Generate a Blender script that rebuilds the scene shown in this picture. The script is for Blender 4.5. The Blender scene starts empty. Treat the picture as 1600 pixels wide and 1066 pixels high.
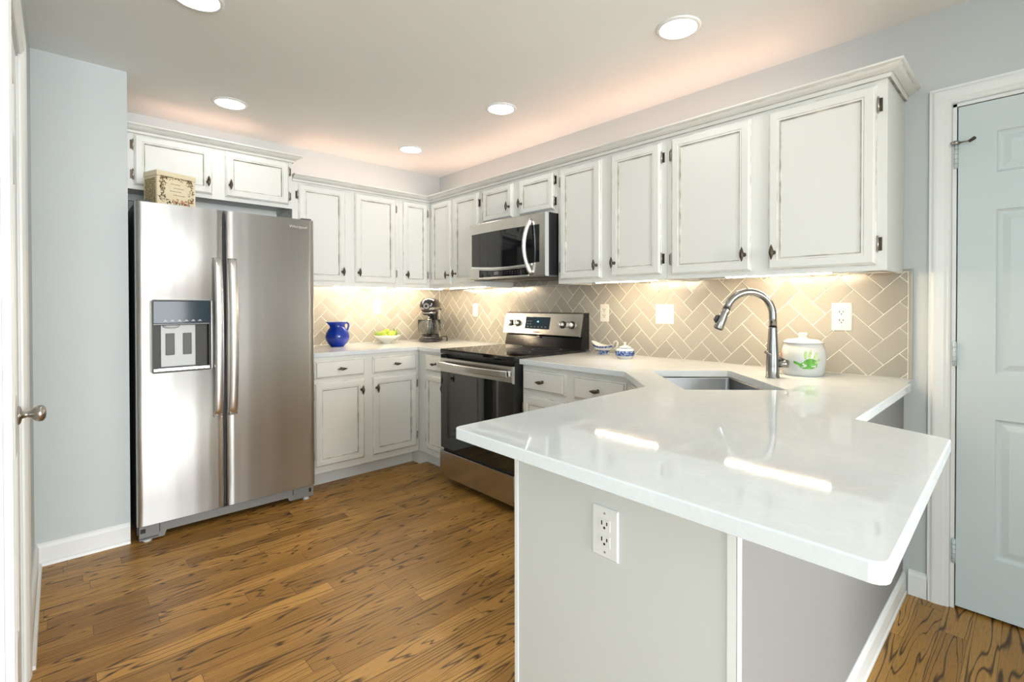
import bpy, bmesh, math, random
from mathutils import Vector, Matrix
from mathutils.geometry import tessellate_polygon
random.seed(7)
SC = bpy.context.scene
COL = SC.collection
R = math.radians

# ------------------------------------------------------------------ camera
cam_d = bpy.data.cameras.new('camera'); cam = bpy.data.objects.new('camera', cam_d); COL.objects.link(cam)
YAW, PIT, ROL = R(43.29502), R(-0.506), R(-0.0679)
fwd = Vector((math.sin(YAW)*math.cos(PIT), math.cos(YAW)*math.cos(PIT), math.sin(PIT)))
rgt = Vector((math.cos(YAW), -math.sin(YAW), 0)); upv = rgt.cross(fwd)
r2 = math.cos(ROL)*rgt + math.sin(ROL)*upv; u2 = -math.sin(ROL)*rgt + math.cos(ROL)*upv
M = Matrix(((r2.x, u2.x, -fwd.x, -2.6377), (r2.y, u2.y, -fwd.y, -3.9109), (r2.z, u2.z, -fwd.z, 1.2348), (0, 0, 0, 1)))
cam.matrix_world = M
cam_d.sensor_width = 36; cam_d.lens = 766.04/1600*36
cam_d.shift_x = -12.98/1600; cam_d.shift_y = -50.4/1600
cam_d.clip_start = 0.02; cam_d.clip_end = 100
SC.camera = cam

# ------------------------------------------------------------------ world, exposure, daylight
SC.view_settings.view_transform = 'Standard'
SC.view_settings.look = 'None'
SC.view_settings.gamma = 1
SC.view_settings.exposure = 0.50
SC.view_settings.use_curve_mapping = False
SC.cycles.use_denoising = True
SC.cycles.max_bounces = 8
SC.cycles.diffuse_bounces = 4
SC.cycles.glossy_bounces = 4
SC.cycles.transmission_bounces = 8
SC.cycles.sample_clamp_indirect = 6
SC.cycles.caustics_reflective = False
SC.cycles.caustics_refractive = False
W = bpy.data.worlds.new('world'); SC.world = W; W.use_nodes = True
bg = W.node_tree.nodes['Background']; bg.inputs[0].default_value = (0.80, 0.90, 1.0, 1); bg.inputs[1].default_value = 3.0

WARM = (1.0, 0.62, 0.30)
def area_light(name, loc, rot, sx, sy, power, color):
    d = bpy.data.lights.new(name, 'AREA'); d.shape = 'RECTANGLE'; d.size = sx; d.size_y = sy
    d.energy = power; d.color = color
    o = bpy.data.objects.new(name, d); COL.objects.link(o); o.location = loc; o.rotation_euler = rot
    return o
# area lights added as window daylight; room and windows behind the camera are assumed
area_light('added_daylight_south', (-2.20, -9.52, 1.22), (R(90), 0, 0), 2.9, 2.2, 310, (0.95, 0.975, 1.0))
area_light('added_daylight_west', (-4.92, -5.2, 1.35), (R(90), 0, R(-90)), 2.4, 1.8, 17, (0.78, 0.95, 1.0))

# ------------------------------------------------------------------ materials
MATS = {}
def nodes_of(name):
    m = bpy.data.materials.new(name); m.use_nodes = True
    nt = m.node_tree; b = nt.nodes['Principled BSDF']
    MATS[name] = m
    return m, nt, b
def N(nt, t, **kw):
    n = nt.nodes.new(t)
    for k, v in kw.items(): setattr(n, k, v)
    return n
def mix_rgb(nt, fac, a, b):
    n = N(nt, 'ShaderNodeMix', data_type='RGBA')
    if hasattr(fac, 'node'): nt.links.new(fac, n.inputs['Factor'])
    else: n.inputs['Factor'].default_value = fac
    for s, v in (('A', a), ('B', b)):
        i = [q for q in n.inputs if q.name == s and q.type == 'RGBA'][0]
        if hasattr(v, 'node'): nt.links.new(v, i)
        else: i.default_value = (*v, 1)
    return [q for q in n.outputs if q.type == 'RGBA'][0]
def math_n(nt, op, a, b=None, c=None):
    n = N(nt, 'ShaderNodeMath', operation=op)
    for i, v in enumerate((a, b, c)):
        if v is None: continue
        if hasattr(v, 'node'): nt.links.new(v, n.inputs[i])
        else: n.inputs[i].default_value = v
    return n.outputs[0]
def noise(nt, scale, detail=3, vec=None, rough=0.5):
    n = N(nt, 'ShaderNodeTexNoise'); n.inputs['Scale'].default_value = scale
    n.inputs['Detail'].default_value = detail; n.inputs['Roughness'].default_value = rough
    if vec is not None: nt.links.new(vec, n.inputs['Vector'])
    return n.outputs['Fac']
def obj_coord(nt, scale=(1, 1, 1)):
    t = N(nt, 'ShaderNodeTexCoord'); m = N(nt, 'ShaderNodeMapping'); m.inputs['Scale'].default_value = scale
    nt.links.new(t.outputs['Object'], m.inputs['Vector']); return m.outputs[0]
def ramp(nt, fac, stops):
    r = N(nt, 'ShaderNodeValToRGB'); nt.links.new(fac, r.inputs[0])
    while len(r.color_ramp.elements) < len(stops): r.color_ramp.elements.new(0.5)
    for e, (p, c) in zip(r.color_ramp.elements, stops):
        e.position = p; e.color = (c, c, c, 1) if isinstance(c, (int, float)) else (*c, 1)
    return r.outputs['Color']
def bump(nt, b, h, strength, dist=0.002):
    n = N(nt, 'ShaderNodeBump'); n.inputs['Strength'].default_value = strength; n.inputs['Distance'].default_value = dist
    nt.links.new(h, n.inputs['Height']); nt.links.new(n.outputs[0], b.inputs['Normal'])
def simple(name, col, rough=0.5, metal=0.0, var=0.03, vscale=6, coat=0, bmp=0, bscale=300, spec=None, trans=0, ior=None, alpha=None):
    m, nt, b = nodes_of(name)
    if var:
        f = noise(nt, vscale, 3, obj_coord(nt))
        c = mix_rgb(nt, f, tuple(max(0, x*(1-var)) for x in col), tuple(min(1, x*(1+var)) for x in col))
        nt.links.new(c, b.inputs['Base Color'])
    else: b.inputs['Base Color'].default_value = (*col, 1)
    b.inputs['Roughness'].default_value = rough; b.inputs['Metallic'].default_value = metal
    if coat: b.inputs['Coat Weight'].default_value = coat; b.inputs['Coat Roughness'].default_value = 0.05
    if spec is not None: b.inputs['Specular IOR Level'].default_value = spec
    if trans: b.inputs['Transmission Weight'].default_value = trans
    if ior: b.inputs['IOR'].default_value = ior
    if bmp: bump(nt, b, noise(nt, bscale, 2, obj_coord(nt)), bmp)
    return m
def emit(name, col, strength):
    m, nt, b = nodes_of(name)
    b.inputs['Base Color'].default_value = (*col, 1)
    b.inputs['Emission Color'].default_value = (*col, 1); b.inputs['Emission Strength'].default_value = strength
    return m

simple('cabinet_paint', (0.76, 0.765, 0.73), 0.38, var=0.02, vscale=3)
def glaze(name, dark, light, lo, hi):
    m, nt, b = nodes_of(name)
    f = ramp(nt, noise(nt, 14, 4, obj_coord(nt)), [(lo, 0.0), (hi, 1.0)])
    nt.links.new(mix_rgb(nt, f, dark, light), b.inputs['Base Color']); b.inputs['Roughness'].default_value = 0.5
glaze('glaze_dark', (0.26, 0.24, 0.19), (0.60, 0.58, 0.51), 0.38, 0.70)
glaze('glaze_soft', (0.52, 0.50, 0.43), (0.78, 0.77, 0.71), 0.35, 0.60)
simple('wall_paint', (0.545, 0.59, 0.59), 0.6, var=0.015, vscale=2, bmp=0.05, bscale=120)
simple('ceiling_paint', (0.87, 0.905, 0.895), 0.8, var=0.01, bmp=0.05, bscale=90)
simple('trim_paint', (0.79, 0.815, 0.805), 0.35, var=0.01)
simple('door_paint', (0.58, 0.665, 0.68), 0.35, var=0.01)
simple('shaded_panel_paint', (0.25, 0.25, 0.245), 0.55, var=0.01)  # back panel grey, deepened to put shade into the colour
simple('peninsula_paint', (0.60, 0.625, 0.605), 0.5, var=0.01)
simple('raw_wood', (0.30, 0.14, 0.05), 0.6, var=0.25, vscale=20)
simple('bronze', (0.10, 0.08, 0.062), 0.32, metal=0.9, var=0.2, vscale=60)
simple('nickel', (0.42, 0.41, 0.38), 0.28, metal=1.0, var=0.05)
simple('brushed_nickel', (0.29, 0.285, 0.27), 0.22, metal=1.0, var=0.05)
simple('chrome', (0.72, 0.71, 0.69), 0.1, metal=1.0, var=0)
simple('black_plastic', (0.012, 0.012, 0.013), 0.3, var=0)
simple('recess_brown', (0.026, 0.023, 0.019), 0.5, var=0)
simple('gloss_black', (0.006, 0.006, 0.006), 0.15, var=0)
simple('dark_grey_plastic', (0.07, 0.07, 0.07), 0.45, var=0)
simple('grey_plastic', (0.20, 0.20, 0.195), 0.45, var=0)
simple('light_grey_plastic', (0.55, 0.57, 0.57), 0.4, var=0)
simple('black_glass', (0.006, 0.006, 0.007), 0.04, var=0, spec=0.6)
simple('display_glass', (0.02, 0.04, 0.055), 0.08, var=0, spec=0.2)
simple('oven_glass', (0.010, 0.012, 0.012), 0.03, var=0, spec=1.0)
simple('white_plastic', (0.66, 0.645, 0.60), 0.35, var=0)
simple('outlet_white', (0.74, 0.755, 0.735), 0.35, var=0)
simple('dark_slot', (0.01, 0.01, 0.01), 0.6, var=0)
simple('rubber', (0.015, 0.015, 0.015), 0.7, var=0)
simple('door_rubber_gap', (0.02, 0.02, 0.02), 0.7, var=0)
simple('ceramic_white', (0.68, 0.675, 0.64), 0.12, var=0.01, coat=0.5)
simple('ceramic_grey_white', (0.60, 0.62, 0.60), 0.18, var=0.01, coat=0.4)
simple('bowl_ceramic', (0.80, 0.80, 0.70), 0.2, var=0.02, coat=0.3)
simple('lime_skin', (0.33, 0.44, 0.05), 0.35, var=0.3, vscale=18, bmp=0.15, bscale=220)
simple('dark_lime_skin', (0.16, 0.28, 0.03), 0.35, var=0.3, vscale=18, bmp=0.15, bscale=220)
simple('stem_green', (0.10, 0.16, 0.03), 0.5)
simple('cobalt_glaze', (0.0, 0.022, 0.27), 0.06, var=0.35, vscale=9, spec=0.6)
simple('hand_paint', (0.10, 0.36, 0.03), 0.4, var=0.7, vscale=60)
simple('pale_hand_paint', (0.42, 0.58, 0.22), 0.4, var=0.5, vscale=90)
simple('terracotta_paint', (0.50, 0.17, 0.08), 0.4, var=0.2)
simple('mixer_enamel', (0.012, 0.011, 0.016), 0.10, var=0.1)
simple('tin_olive', (0.22, 0.17, 0.05), 0.5)
simple('script_ink', (0.10, 0.055, 0.02), 0.6, var=0)
emit('led_diffuser', (1.0, 0.79, 0.54), 340)
emit('glow_strip', (1.0, 0.60, 0.45), 16)
emit('lamp_disc', (1.0, 0.97, 0.92), 20)
emit('display_digits', (0.25, 0.75, 0.95), 1.6)

def steel(name, col, rough, axis='z'):
    m, nt, b = nodes_of(name)
    b.inputs['Metallic'].default_value = 1.0
    sc = {'z': (9, 9, 0.15), 'x': (0.3, 9, 140), 'y': (9, 0.3, 140)}[axis]
    f = noise(nt, 1.0, 3, obj_coord(nt, sc))
    nt.links.new(mix_rgb(nt, f, tuple(x*0.86 for x in col), tuple(min(1, x*1.12) for x in col)), b.inputs['Base Color'])
    fine = noise(nt, 1.0, 2, obj_coord(nt, {'z': (2, 2, 900), 'x': (2, 900, 900), 'y': (900, 2, 900)}[axis]))
    b.inputs['Roughness'].default_value = rough
    return m, nt, b
m, nt, b = steel('stainless_door', (0.66, 0.66, 0.645), 0.42)
b.inputs['Anisotropic'].default_value = 1.0
tan = N(nt, 'ShaderNodeCombineXYZ'); tan.inputs[2].default_value = 1.0; nt.links.new(tan.outputs[0], b.inputs['Tangent'])
wob = noise(nt, 1.0, 2, obj_coord(nt, (5.5, 5.5, 0.12)))
bump(nt, b, wob, 0.22, 0.012)
steel('stainless', (0.58, 0.56, 0.52), 0.25)
steel('stainless_sink', (0.25, 0.26, 0.265), 0.34)
steel('stainless_handle', (0.88, 0.88, 0.87), 0.30)

# quartz worktop
m, nt, b = nodes_of('quartz')
v = obj_coord(nt)
f1 = ramp(nt, noise(nt, 3.2, 6, v, 0.62), [(0.47, 0.0), (0.5, 1.0), (0.53, 0.0)])
f2 = noise(nt, 120, 2, v)
c = mix_rgb(nt, f2, (0.66, 0.71, 0.73), (0.73, 0.775, 0.795))
fa = math_n(nt, 'MULTIPLY', f1, 0.16)
nt.links.new(mix_rgb(nt, fa, c, (0.90, 0.90, 0.88)), b.inputs['Base Color'])
b.inputs['Roughness'].default_value = 0.035; b.inputs['Specular IOR Level'].default_value = 0.5

# glazed tile
m, nt, b = nodes_of('tile_glaze')
g = N(nt, 'ShaderNodeNewGeometry')
ri = g.outputs['Random Per Island']
c = mix_rgb(nt, ri, (0.30, 0.288, 0.252), (0.36, 0.343, 0.303))
nt.links.new(c, b.inputs['Base Color']); b.inputs['Roughness'].default_value = 0.20
bump(nt, b, noise(nt, 9, 2, obj_coord(nt)), 0.25, 0.004)
simple('grout', (0.80, 0.79, 0.73), 0.75, var=0.03, vscale=40)

# oak strip floor
m, nt, b = nodes_of('oak_floor')
tc = N(nt, 'ShaderNodeTexCoord'); sx = N(nt, 'ShaderNodeSeparateXYZ'); nt.links.new(tc.outputs['Object'], sx.inputs[0])
PW = 0.083
ys = math_n(nt, 'DIVIDE', sx.outputs['Y'], PW)
row = math_n(nt, 'FLOOR', ys)
wn = N(nt, 'ShaderNodeTexWhiteNoise', noise_dimensions='1D'); nt.links.new(row, wn.inputs['W'])
off = math_n(nt, 'MULTIPLY', wn.outputs['Value'], 7.3)
xs = math_n(nt, 'DIVIDE', math_n(nt, 'ADD', sx.outputs['X'], off), 0.78)
colm = math_n(nt, 'FLOOR', xs)
cid = N(nt, 'ShaderNodeCombineXYZ'); nt.links.new(row, cid.inputs[0]); nt.links.new(colm, cid.inputs[1])
wn2 = N(nt, 'ShaderNodeTexWhiteNoise', noise_dimensions='2D'); nt.links.new(cid.outputs[0], wn2.inputs['Vector'])
sep = N(nt, 'ShaderNodeSeparateColor'); nt.links.new(wn2.outputs['Color'], sep.inputs[0])
gv = N(nt, 'ShaderNodeCombineXYZ')
nt.links.new(math_n(nt, 'ADD', math_n(nt, 'MULTIPLY', sx.outputs['X'], 0.85), math_n(nt, 'MULTIPLY', sep.outputs[0], 40)), gv.inputs[0])
nt.links.new(math_n(nt, 'ADD', math_n(nt, 'MULTIPLY', sx.outputs['Y'], 9.0), math_n(nt, 'MULTIPLY', sep.outputs[1], 60)), gv.inputs[1])
nt.links.new(math_n(nt, 'MULTIPLY', sep.outputs[2], 30), gv.inputs[2])
gn = noise(nt, 1.0, 2.5, gv.outputs[0], 0.42)
rings = math_n(nt, 'FRACT', math_n(nt, 'MULTIPLY', gn, 19.0))
tri = math_n(nt, 'ABSOLUTE', math_n(nt, 'SUBTRACT', rings, 0.5))        # 0 at ring line
# the dark early-wood line varies in weight along the board
wt = noise(nt, 1.0, 2, (lambda mp: (nt.links.new(gv.outputs[0], mp.inputs['Vector']), mp.inputs['Scale'].__setattr__('default_value', (1.7, .55, 1)), mp.outputs[0])[2])(N(nt, 'ShaderNodeMapping')))
wid = math_n(nt, 'MULTIPLY', math_n(nt, 'SUBTRACT', wt, 0.20), 0.50)
mr = N(nt, 'ShaderNodeMapRange'); mr.interpolation_type = 'SMOOTHSTEP'
nt.links.new(tri, mr.inputs['Value']); mr.inputs['From Min'].default_value = 0.0; nt.links.new(math_n(nt, 'MAXIMUM', wid, 0.03), mr.inputs['From Max'])
mr.inputs['To Min'].default_value = 1.0; mr.inputs['To Max'].default_value = 0.0
line = mr.outputs[0]
fib = noise(nt, 1.0, 3, obj_coord(nt, (6, 260, 1)))
pore = ramp(nt, noise(nt, 1.0, 2, obj_coord(nt, (22, 420, 1))), [(0.56, 0.0), (0.68, 1.0)])
b0 = mix_rgb(nt, sep.outputs[0], (0.32, 0.158, 0.028), (0.70, 0.385, 0.095))
b1 = mix_rgb(nt, math_n(nt, 'MULTIPLY', fib, 0.75), b0, (0.25, 0.125, 0.040))
b2 = mix_rgb(nt, math_n(nt, 'MULTIPLY', pore, 0.45), b1, (0.10, 0.05, 0.02))
b3 = mix_rgb(nt, math_n(nt, 'MULTIPLY', line, 0.95), b2, (0.050, 0.022, 0.007))
# seams
fy = math_n(nt, 'FRACT', ys); ey = math_n(nt, 'MINIMUM', fy, math_n(nt, 'SUBTRACT', 1.0, fy))
fx = math_n(nt, 'FRACT', xs); ex = math_n(nt, 'MINIMUM', fx, math_n(nt, 'SUBTRACT', 1.0, fx))
sy = math_n(nt, 'LESS_THAN', ey, 0.010); sxx = math_n(nt, 'LESS_THAN', ex, 0.0014)
seam = math_n(nt, 'MAXIMUM', sy, sxx)
b4 = mix_rgb(nt, math_n(nt, 'MULTIPLY', seam, 0.6), b3, (0.04, 0.02, 0.008))
nt.links.new(b4, b.inputs['Base Color']); b.inputs['Roughness'].default_value = 0.40; b.inputs['Specular IOR Level'].default_value = 0.35
bump(nt, b, math_n(nt, 'SUBTRACT', math_n(nt, 'MULTIPLY', line, -0.3), seam), 0.25, 0.0008)

# blue transfer-print pattern on china
m, nt, b = nodes_of('blue_china')
f = ramp(nt, noise(nt, 95, 4, obj_coord(nt)), [(0.46, 0.0), (0.56, 1.0)])
nt.links.new(mix_rgb(nt, f, (0.01, 0.035, 0.20), (0.22, 0.30, 0.45)), b.inputs['Base Color']); b.inputs['Roughness'].default_value = 0.1
# decorated tin
m, nt, b = nodes_of('tin_cream')
f = noise(nt, 30, 3, obj_coord(nt)); nt.links.new(mix_rgb(nt, f, (0.74, 0.64, 0.42), (0.82, 0.74, 0.54)), b.inputs['Base Color']); b.inputs['Roughness'].default_value = 0.3
m, nt, b = nodes_of('tin_flowers')
v = obj_coord(nt)
f = ramp(nt, noise(nt, 130, 3, v), [(0.46, 0.0), (0.56, 1.0)])
h = noise(nt, 30, 2, v)
cc = N(nt, 'ShaderNodeValToRGB'); nt.links.new(h, cc.inputs[0])
for e, (p, q) in zip([cc.color_ramp.elements[0], cc.color_ramp.elements[1], cc.color_ramp.elements.new(.5)], [(0.35, (0.10, 0.07, 0.03, 1)), (0.68, (0.45, 0.13, 0.05, 1)), (.5, (0.20, 0.16, 0.05, 1))]):
    e.position = p; e.color = q
nt.links.new(mix_rgb(nt, f, cc.outputs[0], (0.78, 0.68, 0.47)), b.inputs['Base Color']); b.inputs['Roughness'].default_value = 0.35
m, nt, b = nodes_of('tin_side')
v = obj_coord(nt)
f = ramp(nt, noise(nt, 110, 3, v), [(0.42, 0.0), (0.6, 1.0)])
nt.links.new(mix_rgb(nt, f, (0.22, 0.14, 0.05), (0.56, 0.46, 0.27)), b.inputs['Base Color']); b.inputs['Roughness'].default_value = 0.35
m, nt, b = nodes_of('clear_glass')
b.inputs['Transmission Weight'].default_value = 1.0; b.inputs['Roughness'].default_value = 0.02; b.inputs['IOR'].default_value = 1.45
b.inputs['Base Color'].default_value = (0.97, 0.97, 0.95, 1)

# ------------------------------------------------------------------ mesh builder
class MB:
    def __init__(s): s.v = []; s.f = []; s.m = []; s.s = []; s.mats = []
    def mi(s, mat):
        if mat not in s.mats: s.mats.append(mat)
        return s.mats.index(mat)
    def face(s, idx, mat, smooth=False): s.f.append(idx); s.m.append(s.mi(mat)); s.s.append(smooth)
    def vs(s, pts):
        n = len(s.v); s.v += [tuple(p) for p in pts]; return list(range(n, n+len(pts)))
    def box(s, x0, x1, y0, y1, z0, z1, mat, bev=0.0):
        if x0 > x1: x0, x1 = x1, x0
        if y0 > y1: y0, y1 = y1, y0
        if z0 > z1: z0, z1 = z1, z0
        if bev > 0:
            bv = min(bev, (x1-x0)*.45, (y1-y0)*.45, (z1-z0)*.45)
            bm = bmesh.new(); bmesh.ops.create_cube(bm, size=1)
            for q in bm.verts: q.co = Vector((x0+(x1-x0)*(q.co.x+.5), y0+(y1-y0)*(q.co.y+.5), z0+(z1-z0)*(q.co.z+.5)))
            bmesh.ops.bevel(bm, geom=list(bm.edges), offset=bv, segments=2, affect='EDGES', profile=0.7)
            bm.verts.index_update(); i = s.vs([q.co for q in bm.verts])
            for fc in bm.faces: s.face([i[q.index] for q in fc.verts], mat)
            bm.free(); return s
        i = s.vs([(x0, y0, z0), (x1, y0, z0), (x1, y1, z0), (x0, y1, z0), (x0, y0, z1), (x1, y0, z1), (x1, y1, z1), (x0, y1, z1)])
        for q in ((0, 3, 2, 1), (4, 5, 6, 7), (0, 1, 5, 4), (1, 2, 6, 5), (2, 3, 7, 6), (3, 0, 4, 7)): s.face([i[k] for k in q], mat)
        return s
    def loft(s, rings, mats, smooth=False, cap0=None, cap1=None, closed=True):
        ids = [s.vs(r) for r in rings]; n = len(rings[0])
        for k in range(len(rings)-1):
            mat = mats[k] if isinstance(mats, (list, tuple)) else mats
            for j in range(n if closed else n-1):
                s.face([ids[k][j], ids[k][(j+1) % n], ids[k+1][(j+1) % n], ids[k+1][j]], mat, smooth)
        if cap0: s.face(ids[0][::-1], cap0)
        if cap1: s.face(ids[-1], cap1)
        return s
    def prism(s, poly, z0, z1, mat, axis='z'):
        def P(a, b, c): return {'z': (a, b, c), 'y': (a, c, b), 'x': (c, a, b)}[axis]
        i = s.vs([P(a, b, z0) for a, b in poly]); j = s.vs([P(a, b, z1) for a, b in poly]); n = len(poly)
        s.face(i[::-1], mat); s.face(j, mat)
        for k in range(n): s.face([i[k], i[(k+1) % n], j[(k+1) % n], j[k]], mat)
        return s
    def lathe(s, prof, c=(0, 0, 0), seg=32, mat='chrome', axis='z', smooth=True, sx=1, sy=1, cap=True):
        mats = mat if isinstance(mat, list) else [mat]*(len(prof)-1)
        rings = []
        for r_, z in prof:
            ring = []
            for k in range(seg):
                a = 2*math.pi*k/seg; x, y = r_*math.cos(a)*sx, r_*math.sin(a)*sy
                p = {'z': (x, y, z), 'y': (x, z, y), 'x': (z, x, y)}[axis]
                ring.append((c[0]+p[0], c[1]+p[1], c[2]+p[2]))
            rings.append(ring)
        s.loft(rings, mats, smooth, mats[0] if cap and prof[0][0] > 1e-5 else None, mats[-1] if cap and prof[-1][0] > 1e-5 else None)
        return s
    def cyl(s, a, b, r0, mat, r1=None, seg=20, smooth=True):
        r1 = r0 if r1 is None else r1
        return s.tube([a, b], [r0, r1], mat, seg)
    def tube(s, pts, rad, mat, seg=12, cap=True, flat=1.0):
        pts = [Vector(p) for p in pts]
        if not isinstance(rad, (list, tuple)): rad = [rad]*len(pts)
        rings = []; prev = None
        for k, p in enumerate(pts):
            t = (pts[min(k+1, len(pts)-1)] - pts[max(k-1, 0)]).normalized()
            if prev is None:
                ref = Vector((0, 0, 1)) if abs(t.z) < .9 else Vector((1, 0, 0))
                n1 = t.cross(ref).normalized()
            else: n1 = (prev - t*prev.dot(t)).normalized()
            prev = n1; n2 = t.cross(n1)
            rings.append([tuple(p + rad[k]*(math.cos(2*math.pi*j/seg)*n1 + flat*math.sin(2*math.pi*j/seg)*n2)) for j in range(seg)])
        return s.loft(rings, mat, True, mat if cap else None, mat if cap else None)
    def ell(s, c, rx, ry, rz, mat, seg=20, rings=12):
        prof = [(math.sin(math.pi*k/rings), -math.cos(math.pi*k/rings)) for k in range(rings+1)]
        rr = [[(c[0]+rx*q*math.cos(2*math.pi*j/seg), c[1]+ry*q*math.sin(2*math.pi*j/seg), c[2]+rz*z) for j in range(seg)] for q, z in prof]
        return s.loft(rr, mat, True)
    def build(s, name, parent=None, loc=None, rz=None, bevel=0, autosm=None):
        me = bpy.data.meshes.new(name)
        bm = bmesh.new()
        vv = [bm.verts.new(p) for p in s.v]
        for fi, mi_, sm in zip(s.f, s.m, s.s):
            try: f = bm.faces.new([vv[k] for k in fi])
            except ValueError: continue
            f.material_index = mi_; f.smooth = sm
        bmesh.ops.remove_doubles(bm, verts=bm.verts, dist=1e-6)
        bmesh.ops.recalc_face_normals(bm, faces=bm.faces)
        bm.to_mesh(me); bm.free()
        for q in s.mats: me.materials.append(MATS[q])
        o = bpy.data.objects.new(name, me); COL.objects.link(o)
        if parent is not None: o.parent = parent
        if loc is not None: o.location = loc
        if rz is not None: o.rotation_euler = (0, 0, rz)
        if bevel:
            md = o.modifiers.new('bevel', 'BEVEL'); md.width = bevel; md.segments = 2; md.limit_method = 'ANGLE'; md.angle_limit = R(40)
        return o

def tag(o, label=None, cat=None, group=None, kind=None):
    if label: o['label'] = label
    if cat: o['category'] = cat
    if group: o['group'] = group
    if kind: o['kind'] = kind
    return o
def thing(name, label, cat, loc=(0, 0, 0), rz=0.0, group=None):
    o = bpy.data.objects.new(name, None); o.empty_display_size = 0.05; COL.objects.link(o)
    o.location = loc; o.rotation_euler = (0, 0, rz); return tag(o, label, cat, group)
def struct(mb, name, **kw): return tag(mb.build(name, **kw), kind='structure')
def copy_tree(o, parent=None):
    c = o.copy(); COL.objects.link(c)
    if parent is not None: c.parent = parent
    for ch in o.children: copy_tree(ch, c)
    return c
def text_mesh(name, txt, size, mat, parent, loc, rot, extrude=0.0004, align='CENTER'):
    cu = bpy.data.curves.new(name, 'FONT'); cu.body = txt; cu.size = size; cu.extrude = extrude; cu.align_x = align; cu.align_y = 'CENTER'
    tmp = bpy.data.objects.new(name, cu); COL.objects.link(tmp)
    bpy.context.view_layer.update()
    me = bpy.data.meshes.new_from_object(tmp.evaluated_get(bpy.context.evaluated_depsgraph_get()))
    bpy.data.objects.remove(tmp, do_unlink=True)
    me.materials.clear(); me.materials.append(MATS[mat])
    o = bpy.data.objects.new(name, me); COL.objects.link(o); o.parent = parent; o.location = loc; o.rotation_euler = rot
    return o
RW = R(-90)       # things against the right wall: local x runs toward the camera, local y into the wall

# ------------------------------------------------------------------ room shell
H = 2.438; XL = -2.727
struct(MB().box(-5.0, 0.9, -9.6, 0.1, -0.1, 0.0, 'oak_floor'), 'floor')
struct(MB().box(-5.1, 1.0, -9.7, 0.1, H, H+0.1, 'ceiling_paint'), 'ceiling')
struct(MB().box(-2.85, 0.1, 0.0, 0.1, 0, H, 'wall_paint'), 'wall_back')
mb = MB(); D0, D1, DH = -3.664, -4.43, 2.040
mb.box(0, 0.1, D0, 0.0, 0, H, 'wall_paint'); mb.box(0, 0.1, D1, D0, DH, H, 'wall_paint'); mb.box(0, 0.1, -9.6, D1, 0, H, 'wall_paint')
struct(mb, 'wall_right')
# wall return beside the refrigerator
struct(MB().box(-2.85, -2.372, -0.665, 0.0, 0, H, 'wall_paint'), 'wall_refrigerator_side')
LD0, LD1 = -1.66, -2.30
mb = MB(); mb.box(XL-0.1, XL, LD0, -0.665, 0, H, 'wall_paint'); mb.box(XL-0.1, XL, LD1, LD0, 2.04, H, 'wall_paint'); mb.box(XL-0.1, XL, -2.38, LD1, 0, H, 'wall_paint')
struct(mb, 'wall_left')
struct(MB().box(-5.0, XL-0.1, -2.38, -2.28, 0, H, 'wall_paint'), 'wall_left_return')
struct(MB().box(-0.95, 0.0, -5.1, -5.0, 0, H, 'wall_paint'), 'wall_light_block')  # unseen wall added to keep south window light off the right side
# assumed rear room with two windows added for light (behind the camera)
def wall_with_hole(name, a0, a1, h0, h1, z0, z1, fixed0, fixed1, ax):
    mb = MB()
    for p in ((a0, h0, 0, H), (h1, a1, 0, H), (h0, h1, 0, z0), (h0, h1, z1, H)):
        if ax == 'x': mb.box(p[0], p[1], fixed0, fixed1, p[2], p[3], 'wall_paint')
        else: mb.box(fixed0, fixed1, p[0], p[1], p[2], p[3], 'wall_paint')
    return struct(mb, name)
wall_with_hole('wall_south', -5.1, 0.1, -3.65, -0.75, 0.1, 2.32, -9.7, -9.6, 'x')
wall_with_hole('wall_west', -9.6, -2.3, -6.4, -4.0, 0.45, 2.25, -5.1, -5.0, 'y')
mb = MB()
for x in (-3.65, -2.70, -1.74, -0.79): mb.box(x, x+0.04, -9.68, -9.60, 0.1, 2.32, 'trim_paint')
for z in (0.1, 2.28): mb.box(-3.65, -0.75, -9.68, -9.60, z, z+0.04, 'trim_paint')
struct(mb, 'assumed_window_1')  # unseen window frame, added around the south area light
mb = MB()
for y in (-6.4, -5.22, -4.04): mb.box(-5.08, -5.0, y, y+0.04, 0.45, 2.25, 'trim_paint')
for z in (0.45, 1.33, 2.21): mb.box(-5.08, -5.0, -6.4, -4.0, z, z+0.04, 'trim_paint')
struct(mb, 'assumed_window_2')  # unseen window frame, added around the west area light

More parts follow.
